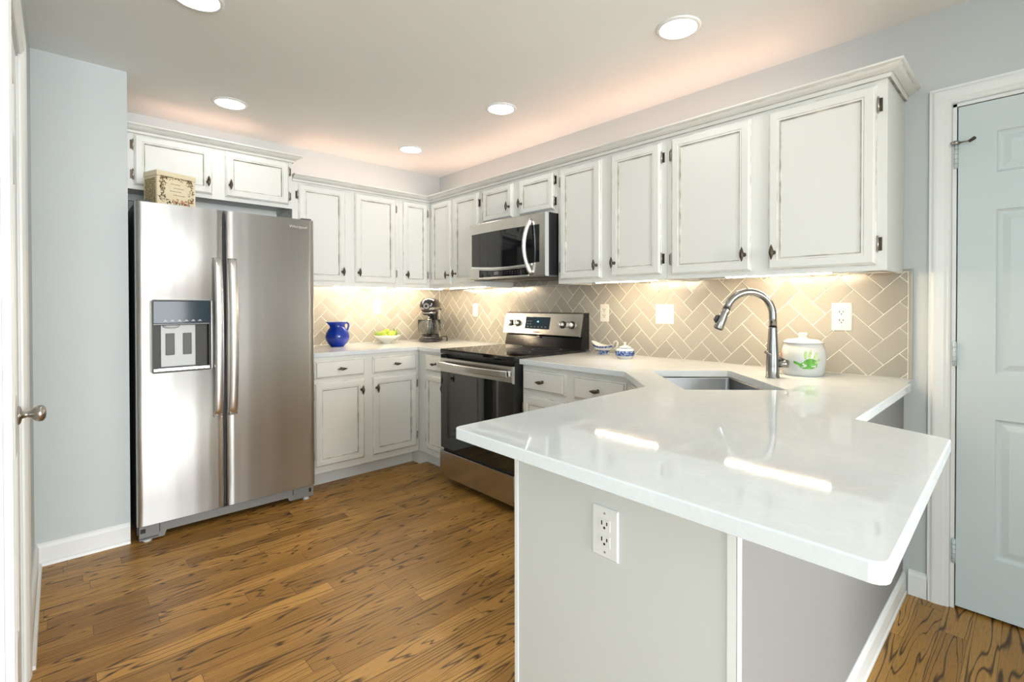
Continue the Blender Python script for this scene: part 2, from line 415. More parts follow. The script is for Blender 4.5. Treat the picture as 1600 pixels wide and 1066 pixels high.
# baseboards
BB = [(0, 0.0), (0.014, 0.0), (0.014, 0.085), (0.010, 0.097), (0.004, 0.104), (0, 0.104)]
def baseboard(name, pts, h=1.0, shoe=True, mat='trim_paint'):
    """pts: horizontal path on the wall surface; the room lies to the right of the path direction"""
    prof = [(0, 0), (0.026, 0), (0.024, 0.012), (0.015, 0.019), (0.015, 0.085*h), (0.010, 0.097*h), (0.004, 0.105*h), (0, 0.105*h)] if shoe else BB
    return struct(sweep(MB(), pts, prof, mat), name)
def sweep(mb, pts, prof, mat, z=0.0):
    P = [Vector((*p[:2], 0)) for p in pts]; rings = []
    for k in range(len(P)):
        dn = []
        for a, b_ in ((k-1, k), (k, k+1)):
            if a >= 0 and b_ < len(P):
                d = (P[b_]-P[a]).normalized(); dn.append(Vector((d.y, -d.x, 0)))
        if len(dn) == 2:
            bis = (dn[0]+dn[1]).normalized(); off_ = bis/bis.dot(dn[0])
        else: off_ = dn[0]
        rings.append([(P[k].x+off_.x*o_, P[k].y+off_.y*o_, z+h_) for o_, h_ in prof])
    c0 = mat if isinstance(mat, str) else mat[0]
    n = len(prof); ids = [mb.vs(r_) for r_ in rings]
    for k in range(len(rings)-1):
        for j in range(n):
            mb.face([ids[k][j], ids[k][(j+1) % n], ids[k+1][(j+1) % n], ids[k+1][j]], mat if isinstance(mat, str) else mat[j])
    mb.face(ids[0][::-1], c0); mb.face(ids[-1], c0)
    return mb
baseboard('baseboard_left', [(XL, -1.585), (XL, -0.665), (-2.374, -0.665)])
baseboard('baseboard_right', [(0, -3.530), (0, -3.594)], 0.98, shoe=False)

# right closet door: casing, slab, hinges
CW = 0.068
def casing(name, x, y0, y1, ztop, s):
    """casing round an opening y0 (far) .. y1 (near) on the wall plane x; s=-1 faces -x, +1 faces +x"""
    prof = [(0, 0.006), (0.006, 0.010), (0.012, 0.010), (0.02, 0.014), (0.045, 0.018), (0.052, 0.018), (0.060, 0.014), (CW, 0.014), (CW, 0)]
    mb = MB(); path = [(y0, 0, 1, 0), (y0, ztop, 1, 1), (y1, ztop, -1, 1), (y1, 0, -1, 0)]
    rings = []
    for (y, z, dy, dz) in path: rings.append([(x+s*t_, y+dy*w_, z+dz*w_) for w_, t_ in prof+[(0, 0)]])
    mb.loft(rings, 'trim_paint', False, 'trim_paint', 'trim_paint')
    return struct(mb, name)
casing('trim_1', 0, D0+0.004, D1-0.004, 2.044, -1)
mb = MB()   # jamb
mb.box(0.0, 0.1, D0-0.012, D0, 0, DH, 'trim_paint'); mb.box(0.0, 0.1, D1, D1+0.012, 0, DH, 'trim_paint'); mb.box(0, 0.1, D1, D0, DH-0.012, DH, 'trim_paint')
mb.box(0.05, 0.1, D1, D0, 0, DH, 'dark_slot')
struct(mb, 'trim_2')
def panel_door(name, w, h, panels, mat, t=0.035):
    """slab in local coords: x 0..w, z 0..h, front face at y=0 facing -y"""
    mb = MB()
    xs_ = sorted({0, w, *[p[0] for p in panels], *[p[1] for p in panels]}); zs_ = sorted({0, h, *[p[2] for p in panels], *[p[3] for p in panels]})
    for i in range(len(xs_)-1):
        for j in range(len(zs_)-1):
            xa, xb, za, zb = xs_[i], xs_[i+1], zs_[j], zs_[j+1]
            if any(p[0] <= xa and xb <= p[1] and p[2] <= za and zb <= p[3] for p in panels): continue
            mb.face(mb.vs([(xa, 0, za), (xb, 0, za), (xb, 0, zb), (xa, 0, zb)]), mat)
    for (xa, xb, za, zb) in panels:
        def ring(i_, y): return [(xa+i_, y, za+i_), (xb-i_, y, za+i_), (xb-i_, y, zb-i_), (xa+i_, y, zb-i_)]
        mb.loft([ring(0, 0), ring(0.004, 0.005), ring(0.011, 0.0085), ring(0.018, 0.0085), ring(0.040, 0.002)], mat, False, None, mat)
    q = [(0, 0, 0), (w, 0, 0), (w, 0, h), (0, 0, h)]
    i = mb.vs(q); j = mb.vs([(a, t, c_) for a, _, c_ in q])
    for k in range(4): mb.face([i[k], i[(k+1) % 4], j[(k+1) % 4], j[k]], mat)
    mb.face(j, mat)
    return mb
pz = [(0.228, 0.774), (0.948, 1.588), (1.732, 1.892)]
W1 = 0.742; pn = []
for za, zb in pz: pn += [(0.112, 0.332, za, zb), (0.410, 0.630, za, zb)]
door1 = struct(panel_door('door_1', W1, 2.012, pn, 'door_paint'), 'door_1', loc=(0.002, D0-0.016, 0.012), rz=RW)
def hinge_butt(parent, x, z, mat='door_paint', h=0.095):
    mb = MB()
    mb.cyl((x, -0.007, z-h/2), (x, -0.007, z+h/2), 0.0062, mat, seg=14)
    for k in range(1, 5): mb.cyl((x, -0.007, z-h/2+h*k/5-0.0006), (x, -0.007, z-h/2+h*k/5+0.0006), 0.0068, 'grey_plastic', seg=14)
    mb.ell((x, -0.007, z+h/2+0.002), 0.005, 0.005, 0.004, mat)
    mb.box(x-0.022, x, -0.0015, 0.0008, z-h/2, z+h/2, mat)
    return mb.build('hinge', parent)
for z in (1.815, 1.02, 0.222): hinge_butt(door1, -0.006, z)
mb = MB()   # hinge-pin door stop on the top hinge
mb.cyl((-0.006, -0.010, 1.862), (-0.006, -0.010, 1.876), 0.011, 'nickel', seg=16)
mb.cyl((-0.020, -0.014, 1.869), (-0.012, -0.016, 1.869), 0.006, 'nickel')
mb.tube([(0.0, -0.012, 1.869), (0.028, -0.024, 1.866), (0.040, -0.040, 1.862)], [0.003, 0.003, 0.003], 'nickel')
mb.tube([(0.036, -0.034, 1.862), (0.052, -0.048, 1.868)], [0.006, 0.0065], 'bronze')
ds = mb.build('door_stop', door1); ds['label'] = 'brass and nickel stop on the top hinge pin'

# left door beside the camera
casing('trim_3', XL, LD0, LD1, 2.04, 1)
struct(MB().box(XL-0.1, XL-0.001, LD0-0.012, LD0, 0, 2.04, 'trim_paint').box(XL-0.1, XL-0.001, LD1, LD1+0.012, 0, 2.04, 'trim_paint').box(XL-0.1, XL-0.001, LD1, LD0, 2.028, 2.04, 'trim_paint'), 'trim_4')
WL = -LD1+LD0-0.03
pn = []
for za, zb in pz: pn += [(0.09, WL/2-0.035, za, zb), (WL/2+0.035, WL-0.105, za, zb)]
door2 = struct(panel_door('door_2', WL, 2.012, pn, 'trim_paint'), 'door_2', loc=(XL-0.004, LD1+0.015, 0.012), rz=R(90))
mb = MB()
kx, kz = WL-0.063, 0.880
mb.lathe([(0.029, 0.0), (0.029, -0.003), (0.022, -0.007), (0.011, -0.009), (0.009, -0.020), (0.012, -0.028), (0.021, -0.036), (0.026, -0.046), (0.025, -0.056), (0.016, -0.062), (0.0, -0.064)], (kx, 0, kz), 28, 'nickel', axis='y')
mb.build('door_knob', door2)

# ------------------------------------------------------------------ backsplash tile
def clip(poly, x0, x1, y0, y1):
    for ax, v, s in ((0, x0, 1), (0, x1, -1), (1, y0, 1), (1, y1, -1)):
        out = []
        for i in range(len(poly)):
            a, b_ = poly[i-1], poly[i]; da, db = s*(a[ax]-v), s*(b_[ax]-v)
            if da >= 0: 
                if db >= 0: out.append(b_)
                else: t = da/(da-db); out.append((a[0]+t*(b_[0]-a[0]), a[1]+t*(b_[1]-a[1])))
            elif db >= 0:
                t = da/(da-db); out += [(a[0]+t*(b_[0]-a[0]), a[1]+t*(b_[1]-a[1])), b_]
        poly = out
        if len(poly) < 3: return []
    return poly
def inset(poly, d):
    out = []; n = len(poly)
    A = sum(poly[i-1][0]*poly[i][1]-poly[i][0]*poly[i-1][1] for i in range(n))
    if abs(A) < 4e-4: return []
    sg = 1 if A > 0 else -1
    lines = []
    for i in range(n):
        a, b_ = poly[i], poly[(i+1) % n]; L = math.hypot(b_[0]-a[0], b_[1]-a[1])
        if L < 1e-4: continue
        nx, ny = -(b_[1]-a[1])/L*sg, (b_[0]-a[0])/L*sg
        lines.append((a[0]+nx*d, a[1]+ny*d, (b_[0]-a[0])/L, (b_[1]-a[1])/L))
    for i in range(len(lines)):
        p, q = lines[i-1], lines[i]; den = p[2]*q[3]-p[3]*q[2]
        if abs(den) < 1e-6: continue
        t = ((q[0]-p[0])*q[3]-(q[1]-p[1])*q[2])/den; out.append((p[0]+t*p[2], p[1]+t*p[3]))
    B = sum(out[i-1][0]*out[i][1]-out[i][0]*out[i-1][1] for i in range(len(out)))
    return out if B*sg > 0 else []
def herring(mb, u0, u1, z0, z1, su, sz, au, az):
    """tiles in local x (along wall) and z; tile faces stand 8 mm proud; apex (3,2) of the pattern sits at (au, az)"""
    for i in range(-40, 41):
        for j in range(-20, 21):
            bx, by = i+2*j, i-2*j
            for (xa, xb, ya, yb) in ((0, 2, 0, 1), (0, 1, 1, 3)):
                q = [((p-r_-1)*su+au, (p+r_-5)*sz+az) for p, r_ in ((bx+xa, by+ya), (bx+xb, by+ya), (bx+xb, by+yb), (bx+xa, by+yb))]
                if max(a for a, _ in q) < u0 or min(a for a, _ in q) > u1 or max(c_ for _, c_ in q) < z0 or min(c_ for _, c_ in q) > z1: continue
                q = clip(q, u0, u1, z0, z1)
                if not q: continue
                g0 = inset(q, 0.0013); g1 = inset(q, 0.0028)
                if len(g0) < 3 or len(g1) != len(g0): continue
                mb.loft([[(a, -0.0055, c_) for a, c_ in g0], [(a, -0.0070, c_) for a, c_ in g0], [(a, -0.008, c_) for a, c_ in g1]], 'tile_glaze', False, None, 'tile_glaze')
SU, SZ = 0.0556, 0.0554
t = thing('tile_backsplash', 'taupe herringbone tile backsplash on the long wall behind sink and range', 'backsplash', (0, 0, 0), RW)
mb = MB().box(0.008, 3.532, -0.0066, -0.0005, 0.915, 1.374, 'grout'); mb.box(1.04, 1.81, -0.0066, -0.0005, 1.374, 1.43, 'grout'); mb.build('grout_bed', t)
mb = MB(); herring(mb, 0.010, 3.524, 0.9155, 1.372, SU, SZ, 3.495, 1.133); herring(mb, 1.04, 1.81, 1.372, 1.43, SU, SZ, 3.495, 1.133)
mb.build('tiles', t)['label'] = 'glossy taupe tiles in herringbone'
mb = MB(); mb.box(3.526, 3.540, -0.011, -0.0005, 0.915, 1.376, 'tile_glaze', 0.003); mb.box(3.506, 3.540, -0.0105, -0.0005, 1.3745, 1.384, 'tile_glaze', 0.003)
mb.build('edge_trim', t)
t = thing('tile_backsplash', 'taupe herringbone tile backsplash on the short wall beside the refrigerator', 'backsplash')
MB().box(-1.45, -0.011, -0.0066, -0.0005, 0.915, 1.374, 'grout').build('grout_bed', t)
mb = MB(); herring(mb, -1.45, -0.012, 0.9155, 1.372, SU, SZ, -1.126, 1.256); mb.build('tiles', t)['label'] = 'glossy taupe tiles in herringbone'

# ------------------------------------------------------------------ cabinets
def ring_(x0, x1, z0, z1, i, y): return [(x0+i, y, z0+i), (x1-i, y, z0+i), (x1-i, y, z1-i), (x0+i, y, z1-i)]
def door_panel(name, parent, x0, x1, z0, z1, knob=None, hinge=None, fw=0.052, hz=(0.08, 0.08)):
    """recessed-panel door on the face frame; knob 'l'/'r' + 't'/'b'; hinge side 'l'/'r'"""
    mb = MB(); rr = lambda i, y: ring_(x0, x1, z0, z1, i, y)
    rings = [rr(0, -0.0005), rr(0, -0.009), rr(0.004, -0.0115), rr(0.0065, -0.0155), rr(0.011, -0.019), rr(fw-0.013, -0.019), rr(fw-0.0105, -0.0165), rr(fw-0.004, -0.0175), rr(fw, -0.011), rr(fw+0.003, -0.0095)]
    mb.loft(rings, ['cabinet_paint', 'glaze_soft', 'cabinet_paint', 'cabinet_paint', 'cabinet_paint', 'glaze_soft', 'cabinet_paint', 'glaze_dark', 'glaze_soft'], False, 'cabinet_paint', 'cabinet_paint')
    o = mb.build('door', parent)
    if knob:
        kx = x0+0.026 if knob[0] == 'l' else x1-0.026
        kz = z0+0.075 if knob[1] == 'b' else z1-0.075
        pull(o, kx, -0.019, kz, 'z')
    if hinge:
        hx = x0-0.001 if hinge == 'l' else x1+0.001; s = -1 if hinge == 'l' else 1
        for zz in (z0+hz[0], z1-hz[1]):
            mb = MB(); mb.box(hx, hx+s*0.016, -0.0025, -0.0002, zz-0.026, zz+0.026, 'bronze', 0.001)
            mb.cyl((hx+s*0.003, -0.009, zz-0.027), (hx+s*0.003, -0.009, zz+0.027), 0.0042, 'nickel', seg=12)
            mb.ell((hx+s*0.003, -0.009, zz+0.029), 0.0036, 0.0036, 0.004, 'nickel', 10, 6); mb.ell((hx+s*0.003, -0.009, zz-0.029), 0.0036, 0.0036, 0.004, 'nickel', 10, 6)
            mb.build('hinge', o)
    return o
PULL = {}
def pull(parent, x, y, z, axis):
    if axis not in PULL:
        mb = MB()
        mb.lathe([(0.010, 0), (0.009, -0.003), (0.0052, -0.006), (0.0048, -0.018), (0.0068, -0.024)], (0, 0, 0), 14, 'bronze', axis='y')
        L = 0.034; pr = [(0.0002, -L), (0.0028, -L*.86), (0.0062, -L*.55), (0.0090, -L*.25), (0.0098, 0), (0.0090, L*.25), (0.0062, L*.55), (0.0028, L*.86), (0.0002, L)]
        mb.lathe(pr, (0, -0.030, 0), 14, 'bronze', axis='z' if axis == 'z' else 'x')
        mb.lathe([(0.0098, -0.0018), (0.0108, 0), (0.0098, 0.0018)], (0, -0.030, 0), 14, 'bronze', axis='z' if axis == 'z' else 'x')
        o = mb.build('knob', parent); PULL[axis] = o.data
    else:
        o = bpy.data.objects.new('knob', PULL[axis]); COL.objects.link(o); o.parent = parent
    o.location = (x, y, z); return o
def drawer_front(parent, x0, x1, z0, z1):
    mb = MB(); rr = lambda i, y: ring_(x0, x1, z0, z1, i, y)
    mb.loft([rr(0, -0.0005), rr(0, -0.009), rr(0.003, -0.0115), rr(0.008, -0.013), rr(0.0105, -0.0135), rr(0.014, -0.019), rr(0.02, -0.019)],
            ['cabinet_paint', 'glaze_soft', 'cabinet_paint', 'glaze_dark', 'cabinet_paint', 'cabinet_paint'], False, 'cabinet_paint', 'cabinet_paint')
    o = mb.build('drawer', parent); pull(o, (x0+x1)/2, -0.019, (z0+z1)/2, 'x'); return o
def upper_body(parent, w, z0, z1, d, wood=True, left_lip=True):
    """carcass behind the face plane y=0, recessed underside"""
    mb = MB(); rc = 0.022
    mb.box(0, w, 0.0, 0.019, z0, z1, 'cabinet_paint')
    mb.box(0, 0.016, 0.019, d, z0, z1, 'cabinet_paint'); mb.box(w-0.016, w, 0.019, d, z0, z1, 'cabinet_paint')
    mb.box(0.016, w-0.016, 0.019, d, z0+rc, z0+rc+0.012, 'raw_wood' if wood else 'cabinet_paint')
    mb.box(0.016, w-0.016, 0.019, d, z1-0.03, z1-0.012, 'cabinet_paint'); mb.box(0.016, w-0.016, d-0.008, d, z0+rc, z1, 'cabinet_paint')
    return mb.build('body', parent)
UB, UT, DB, DT = 1.365, 2.112, 1.392, 2.083
FX = 0.325   # face plane distance from the walls
# over the refrigerator
t = thing('wall_cabinet', 'short white two-door cabinet above the refrigerator', 'cabinet', (-2.370, -0.330, 0))
upper_body(t, 0.923, 1.902, 2.245, 0.328, wood=False)
MB().box(0.016, 0.907, 0.288, 0.306, 1.884, 1.923, 'cabinet_paint').build('mounting_rail', t)
door_panel('door', t, 0.053, 0.442, 1.926, 2.216, 'rb', 'l', 0.050, (0.06, 0.06)); door_panel('door', t, 0.512, 0.898, 1.926, 2.216, 'lb', 'r', 0.050, (0.06, 0.06))
# back wall
t = thing('wall_cabinet', 'white two-door wall cabinet beside the refrigerator, above the blue pitcher', 'cabinet', (-1.4455, -FX, 0))
upper_body(t, 0.8285, UB+0.005, UT, FX-0.002)
door_panel('door', t, 0.0385, 0.3765, DB+0.012, DT+0.004, 'rb', 'l'); door_panel('door', t, 0.4505, 0.7955, DB+0.012, DT+0.002, 'lb', 'r')
t = thing('wall_cabinet', 'narrow single-door white wall cabinet in the corner above the stand mixer', 'cabinet', (-0.616, -FX, 0))
upper_body(t, 0.612, UB+0.005, UT, FX-0.002)
door_panel('door', t, 0.033, 0.262, DB+0.012, DT, 'lb', 'r', 0.045)
# right wall
t = thing('wall_cabinet', 'white wall cabinet of two narrow doors between the corner and the microwave', 'cabinet', (-FX, -FX-0.001, 0), RW)
upper_body(t, 0.705, UB+0.003, UT, FX-0.002)
door_panel('door', t, 0.052, 0.328, DB+0.006, DT-0.004, 'rb', 'l', 0.048); door_panel('door', t, 0.376, 0.680, DB+0.012, DT-0.004, 'lb', 'r', 0.048)
t = thing('wall_cabinet', 'short white two-door cabinet directly above the microwave', 'cabinet', (-FX, -1.032, 0), RW)
upper_body(t, 0.777, 1.815, UT, FX-0.002, wood=False)
door_panel('door', t, 0.031, 0.355, 1.843, DT-0.004, 'rb', 'l', 0.046, (0.05, 0.05)); door_panel('door', t, 0.428, 0.746, 1.843, DT-0.004, 'lb', 'r', 0.046, (0.05, 0.05))
t = thing('wall_cabinet', 'white two-door wall cabinet to the right of the microwave', 'cabinet', (-FX, -1.811, 0), RW)
upper_body(t, 0.762, UB, UT, FX-0.002)
door_panel('door', t, 0.022, 0.341, DB-0.003, DT, 'rb', 'l'); door_panel('door', t, 0.415, 0.731, DB+0.002, DT, 'lb', 'r')
t = thing('wall_cabinet', 'large white two-door wall cabinet above the sink, nearest the camera', 'cabinet', (-FX, -2.574, 0), RW)
upper_body(t, 0.932, UB, UT, FX-0.002)
ob = door_panel('door', t, 0.029, 0.428, DB-0.005, DT, 'rb', 'l'); ob = door_panel('door', t, 0.503, 0.900, DB-0.005, DT, 'lb', 'r')
# crown moulding
CP = [(0.0, 0.0), (0.010, 0.0), (0.013, 0.004), (0.013, 0.016), (0.017, 0.018), (0.018, 0.0205), (0.026, 0.023), (0.038, 0.029), (0.048, 0.038), (0.0505, 0.0415), (0.0565, 0.043), (0.062, 0.047), (0.062, 0.054), (0.0, 0.054)]
CP = [(a*0.9, b_*0.86) for a, b_ in CP]
CM = ['glaze_dark', 'cabinet_paint', 'cabinet_paint', 'cabinet_paint', 'glaze_dark', 'cabinet_paint', 'cabinet_paint', 'cabinet_paint', 'glaze_soft', 'cabinet_paint', 'cabinet_paint', 'cabinet_paint', 'cabinet_paint', 'cabinet_paint']
o = sweep(MB(), [(-1.4455, -FX-0.0005), (-FX-0.0005, -FX-0.0005), (-FX-0.0005, -3.5065), (-0.002, -3.5065)], CP, CM, 2.099).build('crown_molding')
tag(o, 'long white crown molding running along the tops of the wall cabinets round the corner', 'molding')
o = sweep(MB(), [(-2.370, -0.3305), (-1.4462, -0.3305), (-1.4462, -0.004)], CP, CM, 2.222).build('crown_molding')
tag(o, 'short white crown molding on the cabinet above the refrigerator', 'molding')
# warm strips lying on top of the cabinets, behind the crown
def glow(name, x0, x1, y0, y1, z, label):
    t = thing(name, label, 'light strip', ((x0+x1)/2, (y0+y1)/2, z), 0, 'warm light strips hidden on top of the cabinets')
    w, d = (x1-x0)/2, (y1-y0)/2
    MB().box(-w, w, -d, d, 0, 0.010, 'white_plastic').build('channel', t); MB().box(-w+0.002, w-0.002, -d+0.002, d-0.002, 0.0102, 0.013, 'glow_strip').build('diffuser', t)
GL = 'warm light strip hidden on top of the white cabinets behind the crown molding'
glow('light_strip', -2.25, -1.60, -0.202, -0.190, 2.246, GL)
glow('light_strip', -1.45, -0.36, -0.20, -0.18, 2.113, GL)
glow('light_strip', -0.20, -0.18, -1.75, -0.30, 2.113, GL)
glow('light_strip', -0.20, -0.18, -3.20, -1.85, 2.113, GL)

def base_body(parent, w, d, toe=0.075, ztop=0.883, kick=True):
    mb = MB(); mb.box(0, w, 0, d, 0.104, ztop, 'cabinet_paint')
    if kick: mb.box(0, w, toe, d, 0.0, 0.104, 'cabinet_paint'); mb.box(0, w, toe-0.004, toe, 0.0, 0.09, 'trim_paint'); mb.box(0, w, -0.0012, 0, 0.104, 0.107, 'glaze_soft')
    return mb.build('body', parent)
t = thing('base_cabinet', 'white base cabinet with two drawers and two doors beside the refrigerator', 'cabinet', (-1.440, -0.610, 0))
base_body(t, 0.828, 0.604, 0.095)
drawer_front(t, 0.032, 0.385, 0.737, 0.858); drawer_front(t, 0.444, 0.804, 0.737, 0.858)
door_panel('door', t, 0.032, 0.381, 0.150, 0.710, 'rt', 'l'); door_panel('door', t, 0.444, 0.804, 0.150, 0.710, 'lt', 'r')
t = thing('base_cabinet', 'narrow white base cabinet in the corner to the left of the range', 'cabinet', (-0.610, -0.6115, 0), RW)
base_body(t, 0.428, 0.606, 0.080)
MB().box(-0.604, -0.0015, 0.004, 0.606, 0.0, 0.883, 'cabinet_paint').build('corner_box', t)
drawer_front(t, 0.118, 0.405, 0.737, 0.858); door_panel('door', t, 0.118, 0.405, 0.150, 0.710, 'rt', 'l', 0.045)
t = thing('base_cabinet', 'white base cabinet with two drawers to the right of the range', 'cabinet', (-0.640, -1.815, 0), RW)
base_body(t, 0.750, 0.636, 0.075)
drawer_front(t, 0.012, 0.340, 0.735, 0.857); drawer_front(t, 0.400, 0.730, 0.735, 0.857)
door_panel('door', t, 0.012, 0.340, 0.150, 0.705, 'rt', 'l'); door_panel('door', t, 0.400, 0.730, 0.150, 0.705, 'lt', 'r')
# diagonal sink base
t = thing('sink_base_cabinet', 'diagonal white corner cabinet under the sink', 'cabinet')
mb = MB(); poly = [(-0.640, -2.566), (-0.002, -2.566), (-0.002, -3.500), (-0.945, -3.500), (-0.945, -2.871)]
def hollow(mb, poly, z0, z1, mat, th=0.016):
    n = len(poly); A = sum(poly[i-1][0]*poly[i][1]-poly[i][0]*poly[i-1][1] for i in range(n))
    ins = inset(poly, th)
    if len(ins) != n: ins = poly
    # rotate ins to match
    k0 = min(range(n), key=lambda k: (ins[k][0]-poly[0][0])**2+(ins[k][1]-poly[0][1])**2); ins = ins[k0:]+ins[:k0]
    mb.loft([[(a, b_, z1) for a, b_ in ins], [(a, b_, z0) for a, b_ in ins], [(a, b_, z0) for a, b_ in poly], [(a, b_, z1) for a, b_ in poly], [(a, b_, z1) for a, b_ in ins]], mat)
    mb.prism(ins, z0, z0+0.016, mat)
hollow(mb, poly, 0.104, 0.883, 'cabinet_paint'); mb.prism([(-0.57, -2.58), (-0.01, -2.58), (-0.01, -3.49), (-0.93, -3.49), (-0.93, -2.94)], 0.0, 0.104, 'cabinet_paint')
mb.build('body', t)
e = (-0.640, -2.566); ang = R(-135)
fr = bpy.data.objects.new('front', None)
L = math.hypot(0.305, 0.305)
def place(o): o.location = (*e, 0); o.rotation_euler = (0, 0, ang); return o
o = place(drawer_front(t, 0.03, L-0.03, 0.737, 0.858)); o = place(door_panel('door', t, 0.03, L-0.03, 0.150, 0.710, 'rt', 'l'))
bpy.data.objects.remove(fr)
# peninsula
t = thing('peninsula_cabinet', 'pale grey painted peninsula base under the white worktop overhang', 'cabinet', (-1.68, -3.508, 0))
mb = MB(); mb.box(0, 0.700, 0, 0.633, 0.0, 0.883, 'peninsula_paint'); mb.build('body', t)
mb = MB()
mb.box(-0.003, 0.018, -0.003, 0.0, 0, 0.883, 'trim_paint', 0.001); mb.box(-0.003, 0.0, -0.003, 0.018, 0, 0.883, 'trim_paint', 0.001)
mb.build('corner_molding', t)
tp = thing('peninsula_back_panel', 'painted panel, its grey darkened for shade, closing the back of the peninsula, facing the closet door', 'panel', (-1.68, -3.5085, 0)); MB().box(0.0195, 1.677, -0.002, 0.0, 0.0, 0.883, 'shaded_panel_paint').build('panel', tp)
mb = MB(); mb.box(-0.003, 0.0, 0.622, 0.636, 0, 0.883, 'trim_paint', 0.001); mb.build('edge_molding', t)
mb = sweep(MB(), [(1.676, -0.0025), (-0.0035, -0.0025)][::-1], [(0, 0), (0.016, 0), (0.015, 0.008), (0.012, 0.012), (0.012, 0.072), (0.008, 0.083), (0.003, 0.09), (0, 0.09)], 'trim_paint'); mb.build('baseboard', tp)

# ------------------------------------------------------------------ worktops
def rounded(poly, rad):
    out = []
    n = len(poly)
    for i in range(n):
        p = Vector(poly[i][:2]); r_ = rad.get(i, 0)
        if not r_: out.append(tuple(p)); continue
        a = (Vector(poly[i-1][:2])-p).normalized(); b_ = (Vector(poly[(i+1) % n][:2])-p).normalized()
        th = math.acos(a.dot(b_)); dd = r_/math.tan(th/2); c_ = p+(a+b_).normalized()*(r_/math.sin(th/2))
        s_, e_ = p+a*dd-c_, p+b_*dd-c_
        a0 = math.atan2(s_.y, s_.x); da = math.atan2(e_.y, e_.x)-a0
        da = (da+math.pi) % (2*math.pi)-math.pi
        for k in range(7): out.append((c_.x+r_*math.cos(a0+da*k/6), c_.y+r_*math.sin(a0+da*k/6)))
    return out
def slab(poly, holes, z0, z1, mat, ease=0.003):
    """worktop slab with eased top and bottom edges and vertical-sided cut-outs"""
    mb = MB(); 
    A = sum(poly[i-1][0]*poly[i][1]-poly[i][0]*poly[i-1][1] for i in range(len(poly)))
    if A < 0: poly = poly[::-1]
    ip = []
    n = len(poly)
    for i in range(n):
        p = Vector(poly[i]); a = (p-Vector(poly[i-1])).normalized(); b_ = (Vector(poly[(i+1) % n])-p).normalized()
        na, nb = Vector((-a.y, a.x)), Vector((-b_.y, b_.x)); bs = (na+nb).normalized(); ip.append(tuple(p+bs*ease/max(.3, bs.dot(na))))
    for z, flip in ((z1, False), (z0, True)):
        loops = [ip]+holes
        pts = [q for l in loops for q in l]
        tris = tessellate_polygon([[Vector((*q, 0)) for q in l] for l in loops])
        ids = mb.vs([(*q, z) for q in pts])
        for tr in tris: mb.face([ids[k] for k in tr], mat)
    mb.loft([[(*q, z1) for q in ip], [(*q, z1-ease*.35) for q in [((a[0]+b_[0]*2.2)/3.2, (a[1]+b_[1]*2.2)/3.2) for a, b_ in zip(ip, poly)]], [(*q, z1-ease) for q in poly], [(*q, z0+ease*.6) for q in poly], [(*q, z0) for q in ip]], mat, False)
    for hpoly in holes: mb.loft([[(*q, z1) for q in hpoly], [(*q, z0) for q in hpoly]], mat)
    return mb
ZB, ZT = 0.884, 0.914
o = slab(rounded([(-1.442, -0.002), (-1.442, -0.635), (-0.635, -0.635), (-0.635, -1.040), (-0.002, -1.040), (-0.002, -0.002)], {}), [], ZB, ZT, 'quartz').build('worktop')
tag(o, 'L-shaped white quartz worktop in the corner, from refrigerator to range', 'worktop')
def diag(s, p):   # s = x - y, p = x + y
    return ((s+p)/2, (p-s)/2)
SK = [diag(2.070, -3.165), diag(2.600, -3.165), diag(2.600, -3.925), diag(2.070, -3.925)]
hole = rounded(SK, {0: .012, 1: .012, 2: .012, 3: .012})
penin = rounded([(-0.002, -1.814), (-0.670, -1.814), (-0.670, -2.550), (-0.968, -2.852), (-1.887, -2.858), (-1.902, -3.785), (-1.098, -3.767), (-1.022, -3.560), (-0.150, -3.556), (-0.135, -3.540), (-0.002, -3.538)], {4: .018, 5: .020, 6: .008})
o = slab(penin, [hole], ZB, ZT, 'quartz').build('worktop')
tag(o, 'large white quartz worktop with the sink cut-out and the pointed peninsula', 'worktop')

# ------------------------------------------------------------------ sink
t = thing('sink', 'stainless steel undermount corner sink set in the white worktop', 'sink', (*diag(2.335, -3.545), ZB), R(45))
# local axes at 45 deg: x along (1,1)/sqrt2 (p), y along (-1,1)/sqrt2 (-s)
hl, hw = 0.760/2/1.41421, 0.530/2/1.41421
mb = MB()
def rr4(hx, hy, z, rad=0.02, seg=4):
    pts = []
    for cx, cy, a0 in ((hx-rad, hy-rad, 0), (-hx+rad, hy-rad, 90), (-hx+rad, -hy+rad, 180), (hx-rad, -hy+rad, 270)):
        for k in range(seg+1):
            a = R(a0+90*k/seg); pts.append((cx+rad*math.cos(a), cy+rad*math.sin(a), z))
    return pts
mb.loft([rr4(hl+0.02, hw+0.02, -0.001), rr4(hl+0.002, hw+0.002, -0.001), rr4(hl+0.001, hw+0.001, -0.01), rr4(hl-0.003, hw-0.003, -0.195, .025), rr4(hl-0.02, hw-0.02, -0.212, .03), rr4(0.05, 0.05, -0.218, .04)], 'stainless_sink', True, None, 'stainless_sink')
mb.loft([rr4(hl+0.02, hw+0.02, -0.001), rr4(hl+0.02, hw+0.02, -0.004), rr4(hl+0.004, hw+0.004, -0.006), rr4(hl, hw, -0.2, .025), rr4(hl-0.02, hw-0.02, -0.222, .03)], 'stainless_sink', True, None, 'stainless_sink')
mb.build('basin', t)
MB().lathe([(0.045, -0.217), (0.044, -0.2145), (0.034, -0.2150), (0.030, -0.2175), (0.004, -0.2175), (0.004, -0.212), (0, -0.211)], (0, 0, 0), 28, 'chrome').build('drain', t)

# ------------------------------------------------------------------ faucet
fb = (-0.367, -3.109, ZT)
t = thing('faucet', 'tall brushed nickel gooseneck pull-down faucet behind the sink', 'faucet', fb, R(45))
